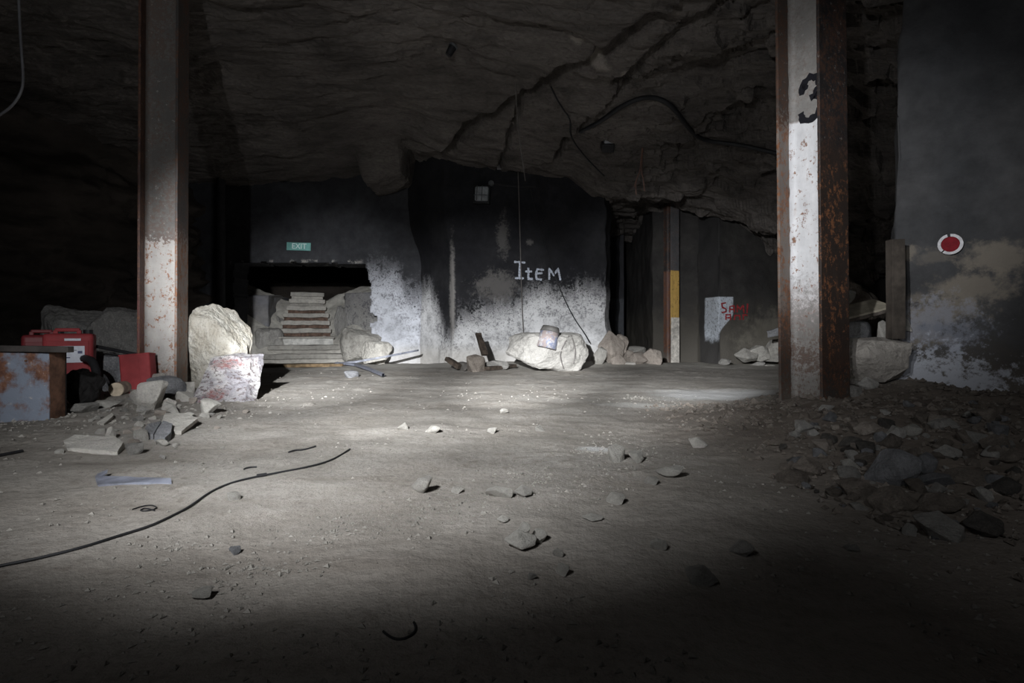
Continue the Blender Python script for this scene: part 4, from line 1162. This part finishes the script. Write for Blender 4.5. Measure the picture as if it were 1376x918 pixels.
put('base_rim', from_bm(bm_cyl(.13, .13, .015, 28, tl @ Matrix.Translation((0, 0, -.14))), 'base_rim'), M_bar, e)

M_char = plain('charred_wood', (0.045, 0.034, 0.026), .9, .5, 16)
M_wood = plain('grey_wood', (0.13, 0.11, 0.095), .9, .4, 16)
M_rot = plain('rotten_wood', (0.15, 0.105, 0.06), .95, .5, 14)
def stick(name, label, a, b, th, wd, mat, cat='wood', k=.25):
    ax = (Vector(b) - Vector(a)); L = ax.length
    bm = roughen(bm_box(wd, th, L, (0, 0, L / 2), .004), th * k, 5, L, 4)
    o = put(name, from_bm(bm, name), mat); o.location = a; o.rotation_euler = ax.to_track_quat('Z', 'Y').to_euler()
    return tag(o, label, cat)
dd = ground(640, 500).y
stick('stick', 'upright charred stick leaning on the whitewashed pillar', P(652, 478, dd + .35), P(642, 448, dd + .55), .05, .09, M_char)
stick('plank', 'charred plank lying flat before the pillar, left of the boulder', on_floor(652, 499, .03), on_floor(690, 495, .04), .05, .13, M_char)
stick('branch', 'dark crooked piece of wood at the left of the burnt debris', P(600, 482, dd + .2), P(618, 494, dd + .1), .06, .08, M_char)
rock((626, 474, 652, 500), 'brown rotten stump in the burnt debris before the pillar', M_brown, name='rotten_stump', seed=3, cat='wood')
rock((612, 485, 632, 499), 'dark clod beside the rotten stump', M_dark, name='clod', seed=5, cat='stone')
rock((650, 483, 684, 497), 'low grey heap of ash behind the charred plank', M_grey, name='ash_heap', seed=6, cat='stone')
rock((586, 475, 596, 484), 'small brown lump at the foot of the whitewash left of the burnt debris', M_brown, seed=2)
rock((556, 480, 574, 488), 'small pale clod near the tip of the forked strip', M_pale, seed=7)

# heap of stones at the mouth of the dark passage
for b, m_, s, dz, lab in [
    ((806, 444, 842, 486), M_pink, 2, 0, 'tallest pinkish stone of the heap at the dark passage'),
    ((826, 449, 846, 476), M_pink, 5, .15, 'slanting stone on the right side of the tallest one at the passage'),
    ((796, 466, 816, 490), M_pale, 1, 0, 'pale stone between the pale boulder and the passage heap'),
    ((818, 470, 842, 492), M_pink, 7, 0, 'rounded stone in front of the tallest one at the passage'),
    ((836, 470, 852, 485), M_pink, 4, .1, 'long stone sloping down toward the left in the passage heap'),
    ((846, 473, 869, 491), M_pink, 8, 0, 'squat pinkish stone in the middle of the passage heap'),
    ((842, 465, 870, 475), M_pale, 3, .3, 'long pale stone lying across the top of the squat pinkish one'),
    ((866, 468, 892, 492), M_pink, 6, 0, 'rounded stone next to the yellow and white post'),
    ((838, 486, 860, 496), M_pale, 0, 0, 'low pale lump at the front of the passage heap'),
    ((868, 489, 882, 497), M_pale, 5, 0, 'small whitish lump before the rounded stone by the post'),
]:
    g0 = ground((b[0] + b[2]) / 2, 490).y
    rock(b, lab, m_, seed=s, d=g0 + dz, deep=.9, hk=1.0)
wire('dark_wire', [P(808, 470, 9.0), P(814, 468, 9.05), P(822, 459, 9.1), P(834, 447, 9.3)], .008, M_rubber, 'thin dark wire bent over the stone heap at the passage')
# stones at the foot of the far wall
for b, m_, s, lab in [
    ((992, 468, 1022, 486), M_pale, 2, 'pale slab leaning on the far wall, left of the overhung one'),
    ((1008, 464, 1040, 484), M_pale, 6, 'pale slab bridging a dark gap at the far wall'),
    ((1028, 456, 1062, 484), M_pale, 4, 'pale heap-like rock half hidden by the right steel column'),
    ((1012, 486, 1030, 494), M_grey, 1, 'small dull stone on the floor before the far wall slabs'),
    ((1028, 490, 1046, 497), M_pale, 3, 'tiny bright chip on the floor before the far wall slabs'),
    ((968, 482, 984, 490), M_grey, 5, 'small stone at the foot of the white patch'),
]:
    rock(b, lab, m_, seed=s, hk=1.0, d=9.1 + (490 - b[3]) * .03)
stick('board', 'dark broken board jutting out behind the right steel column', P(1031, 450, 8.6), P(1072, 440, 8.4), .10, .16, M_blue, 'wood')

# ------------------------------------------------------------------ behind and beside the right column
boulder((1128, 424, 1188, 512), 4.55, 'tall rounded grey boulder under the pale plank, beside the right column', M_blue, BIG[3], .5, base=.05)
M_block = stone_mat('beige_block', (0.31, 0.285, 0.26), (0.41, 0.38, 0.345), 0.2)
blk = boulder((1153, 453, 1234, 507), 3.62, 'squarish beige block in front of the right wall corner', M_block, rock_mesh(411, 26, 5, .03, 2.5, .06, 9.0), .42, base=.18)
for b, m_, s, d, lab in [
    ((1183, 427, 1199, 460), M_pale, 3, 4.0, 'small upright pale stone behind the beige block'),
    ((1196, 430, 1218, 456), M_grey, 5, 4.0, 'dull stone between two pale ones behind the beige block'),
    ((1214, 426, 1226, 444), M_pale, 8, 3.85, 'small pale chunk against the wall corner above the beige block'),
    ((1120, 513, 1168, 548), M_grey, 6, 3.5, 'triangular grey stone at the right foot of the right column'),
    ((1160, 505, 1186, 526), M_grey, 2, 3.6, 'flat grey stone under the beige block'),
    ((1140, 500, 1164, 516), M_grey, 7, 3.8, 'flat grey stone wedged between boulder and triangular stone'),
]:
    rock(b, lab, m_, seed=s, d=d, deep=.8)
rock((1062, 536, 1112, 562), 'dust-covered stones banked round the foot of the right column', M_brown, name='stone', seed=3, d=3.32, deep=.5, sink=.3)
# pale plank over the boulder
pl = empty('wooden_plank', P(1128, 436, 4.5), 'pale wooden plank resting on the boulder behind the right column', 'plank')
a, b = P(1085, 441, 4.5), P(1200, 411, 4.45)
v = b - a
q = Vector((0, .30, .085))
pts = [a, b, b + q * .8, a + q]
put('board', from_bm(prism(local(pl, pts), (0, 0.004, -.018), .002, 8, 5), 'board'), plain('pale_wood', (0.42, 0.38, 0.30), .8, .2, 12), pl)
put('lower_board', from_bm(prism(local(pl, [p + Vector((0, -.004, -.019)) for p in pts]), (0, .004, -.022), .003, 8, 5), 'lower_board'), M_wood, pl)
rock((1126, 387, 1152, 412), 'round pale stone sitting on the plank', M_pale, seed=1, d=4.66, hk=1.0, sink=.05, deep=.9)
boulder((1120, 352, 1215, 470), 5.9, 'brownish bank of broken rock sloping up behind the plank', M_brown, BIG[4], 1.0)
M_post = plain('brown_timber', (0.065, 0.054, 0.045), .9, .4, 8)
stick('timber_prop', 'short brown timber prop standing at the corner of the right wall', P(1203, 456, 3.72), P(1203, 322, 3.72), .07, .085, M_post, 'post', .06)
# reflector
M_refl = plain('red_reflector', (0.16, 0.006, 0.012), .6, .2, 40, .1)
M_ring = plain('white_ring', (0.50, 0.49, 0.51), .6, .2, 30)
p = on_right(1277, 329, .012)
e = empty('reflector', p, 'round red reflector in a white ring on the right wall', 'reflector')
e.rotation_euler = Vector((WRN.x, WRN.y, 0)).to_track_quat('Z', 'Y').to_euler()
r_out = 15.0 / F * p.y * .92
e2 = Matrix()
put('lens', from_bm(bm_cyl(r_out * .78, r_out * .72, .014, 32, Matrix.Translation((0, 0, .008))), 'lens'), M_refl, e)
bm = bmesh.new()
n_ = 48; rad = [r_out, r_out, r_out * .74, r_out * .74]; hz = [0.0, .02, .02, 0.0]
rings = []
for i in range(n_):
    t = 2 * math.pi * i / n_
    rings.append([bm.verts.new((r * math.cos(t), r * math.sin(t), h)) for r, h in zip(rad, hz)])
for i in range(n_):
    if i in (12, 13, 30): continue                        # chipped places
    A_, B_ = rings[i], rings[(i + 1) % n_]
    for k in range(4): bm.faces.new((A_[k], B_[k], B_[(k + 1) % 4], A_[(k + 1) % 4]))
put('ring', from_bm(bm, 'ring'), M_ring, e)

# ------------------------------------------------------------------ stairs
M_tread = stone_mat('worn_tread', (0.36, 0.34, 0.31), (0.46, 0.44, 0.40), .2)
M_riser = plain('brown_brick', (0.13, 0.085, 0.065), .9, .5, 16)
M_whitestep = plain('whitened_riser', (0.58, 0.57, 0.54), .9, .25, 9)
SRZ = math.radians(18)
st = empty('staircase', (-3.70, 10.12, 0), 'worn stairs with brick risers climbing through the low opening', 'stairs', SRZ)
widths = [(-.80, .95), (-.62, .72), (-.50, .52), (-.47, .46), (-.45, .44), (-.44, .42), (-.38, .36), (-.36, .34), (-.34, .32)]
u = np.linspace(-1.75, 1.55, 90); v = np.linspace(-.35, 3.6, 100)
U, Vv = np.meshgrid(u, v, indexing='ij')
sl = np.clip(.62 * Vv - .02, -.12, 1.25)
side = np.maximum(0, np.abs(U + .02) - .40 + .07 * fbm(U * 2, Vv * 3, 3, 3))
sl = sl + np.minimum(side * np.where(U > 0, .50, .42), .34) * sst(-.1, .5, Vv) - .03 + .05 * fbm(U * 2.5, Vv * 2.5, 6, 4)
sl = sl + .015 * fbm(U * 12, Vv * 12, 2, 3)
Xs = -3.70 + U * math.cos(SRZ) - Vv * math.sin(SRZ); Ys = 10.12 + U * math.sin(SRZ) + Vv * math.cos(SRZ)
M_mort = stone_mat('slumped_mortar', (0.40, 0.38, 0.345), (0.56, 0.54, 0.49), .4)
tag(put('floor_stairs', grid_mesh('floor_stairs', np.stack([Xs, Ys, sl], -1)), M_mort), 'slope of slumped mortar and rubble on which the stairs lie', kind='structure')
for k, (x0, x1) in enumerate(widths):
    z1 = .155 * (k + 1); y0 = .25 * k
    th = .085 if k not in (2,) else .03
    bm = bm_box(x1 - x0, .34, th, ((x0 + x1) / 2, y0 + .14, z1 - th / 2), .012)
    put('tread', from_bm(roughen(bm, .016, 5, k * 3.1, 6), 'tread'), M_tread, st)
    hr = z1 - th + .02
    bm = bm_box(x1 - x0 - .04, .2, .155 - th + .03, ((x0 + x1) / 2, y0 + .15, z1 - th - (.155 - th + .03) / 2 + .012))
    put('riser', from_bm(roughen(bm, .008, 7, k * 1.7, 5), 'riser'), M_whitestep if k == 2 else (M_tread if k < 2 or k > 6 else M_riser), st)
boulder((446, 440, 512, 486), 9.85, 'pale heap of mortar slumped at the right of the stairs', M_mort, BIG[0], .7)
boulder((478, 458, 524, 482), 9.5, 'low pale mound at the foot of the wall right of the stairs', M_mort, BIG[3], .4)
boulder((330, 440, 372, 486), 10.2, 'grey lump of rubble at the left of the lowest stairs', M_grey, BIG[2], .7)
boulder((356, 424, 386, 450), 11.0, 'smaller lump of rubble higher up at the left of the stairs', M_grey, BIG[4], .5)
boulder((446, 410, 468, 440), 11.0, 'rough rock at the right of the upper steps', M_bould, BIG[1], .5)
stick('threshold_board', 'dark worn board set in the floor before the stairs', on_floor(345, 494, .02), on_floor(462, 492, .02), .05, .16, M_rot, 'wood')

# ------------------------------------------------------------------ grit too fine to count
def grit(name, n, mat, seed, pick, smin, smax, label):
    rs = np.random.RandomState(seed)
    x, y = pick(rs, n)
    ico = np.array([(0, 0, 1), (.9, 0, .1), (-.3, .85, 0), (-.5, -.8, .15), (.3, .1, -.6)])
    fc = [(0, 1, 2), (0, 2, 3), (0, 3, 1), (4, 2, 1), (4, 3, 2), (4, 1, 3)]
    s = smin + (smax - smin) * rs.rand(len(x)) ** 3
    s = s * (1 + .16 * y)
    z = floor_z(x, y)
    V = []; Fc = []
    for i in range(len(x)):
        t = rs.rand() * 6.28; c, sn = math.cos(t), math.sin(t)
        p = ico * (1 + .5 * (rs.rand(5, 3) - .5)) * s[i] * np.array([1.1, .9, .65])
        V.append(np.stack([p[:, 0] * c - p[:, 1] * sn + x[i], p[:, 0] * sn + p[:, 1] * c + y[i], p[:, 2] + z[i] + s[i] * .12], 1))
        Fc += [(a + 5 * i, b + 5 * i, cc + 5 * i) for a, b, cc in fc]
    o = put(name, pydata(name, np.concatenate(V), Fc, False), mat)
    return tag(o, label, 'gravel', kind='stuff')
def on_open(rs, n):
    d = .75 * np.exp(rs.rand(n) * math.log(9.8 / .75)); x = (rs.rand(n) * 1.9 - .95) * d
    k = fbm(x * 1.7, d * 1.7, 3, 3) + .35 * rs.rand(n) > .22
    k &= (x - 2.64) * WRN.x + (d - 3.9) * WRN.y > .12
    return x[k], d[k]
def on_bank(rs, n):
    d = .9 + rs.rand(n) * 3.1; x = .9 + rs.rand(n) * 2.6
    k = (x > 1.0 + .25 * rs.randn(n)) & (x < d * .95 + .2) & ((x - 2.64) * WRN.x + (d - 3.9) * WRN.y > .05)
    return x[k], d[k]
def on_left(rs, n):
    x = -2.75 + .55 * rs.randn(n); d = 3.7 + .55 * rs.randn(n)
    return x, d
def on_clods(rs, n):
    c = [on_floor(*q) for q in ((810, 608), (850, 612), (690, 665), (610, 690), (720, 640), (560, 700), (370, 772), (330, 765), (240, 735), (450, 715), (860, 535), (640, 670))]
    i = rs.randint(len(c), size=n)
    return np.array([q.x for q in c])[i] + .075 * rs.randn(n) * rs.rand(n) * 2, np.array([q.y for q in c])[i] + .07 * rs.randn(n) * rs.rand(n) * 2
grit('floor_grit', 9000, M_dust, 1, on_open, .0012, .0085, 'fine grit strewn over the trodden floor')
grit('bank_gravel', 7000, M_brown, 2, on_bank, .003, .020, 'brown gravel between the stones of the rubble bank')
grit('column_gravel', 2200, M_dust, 3, on_left, .002, .011, 'pale gravel about the foot of the left column')
grit('floor_crumbs', 1700, M_dust, 4, on_clods, .0015, .0075, 'patches of pale crumbs on the open floor')
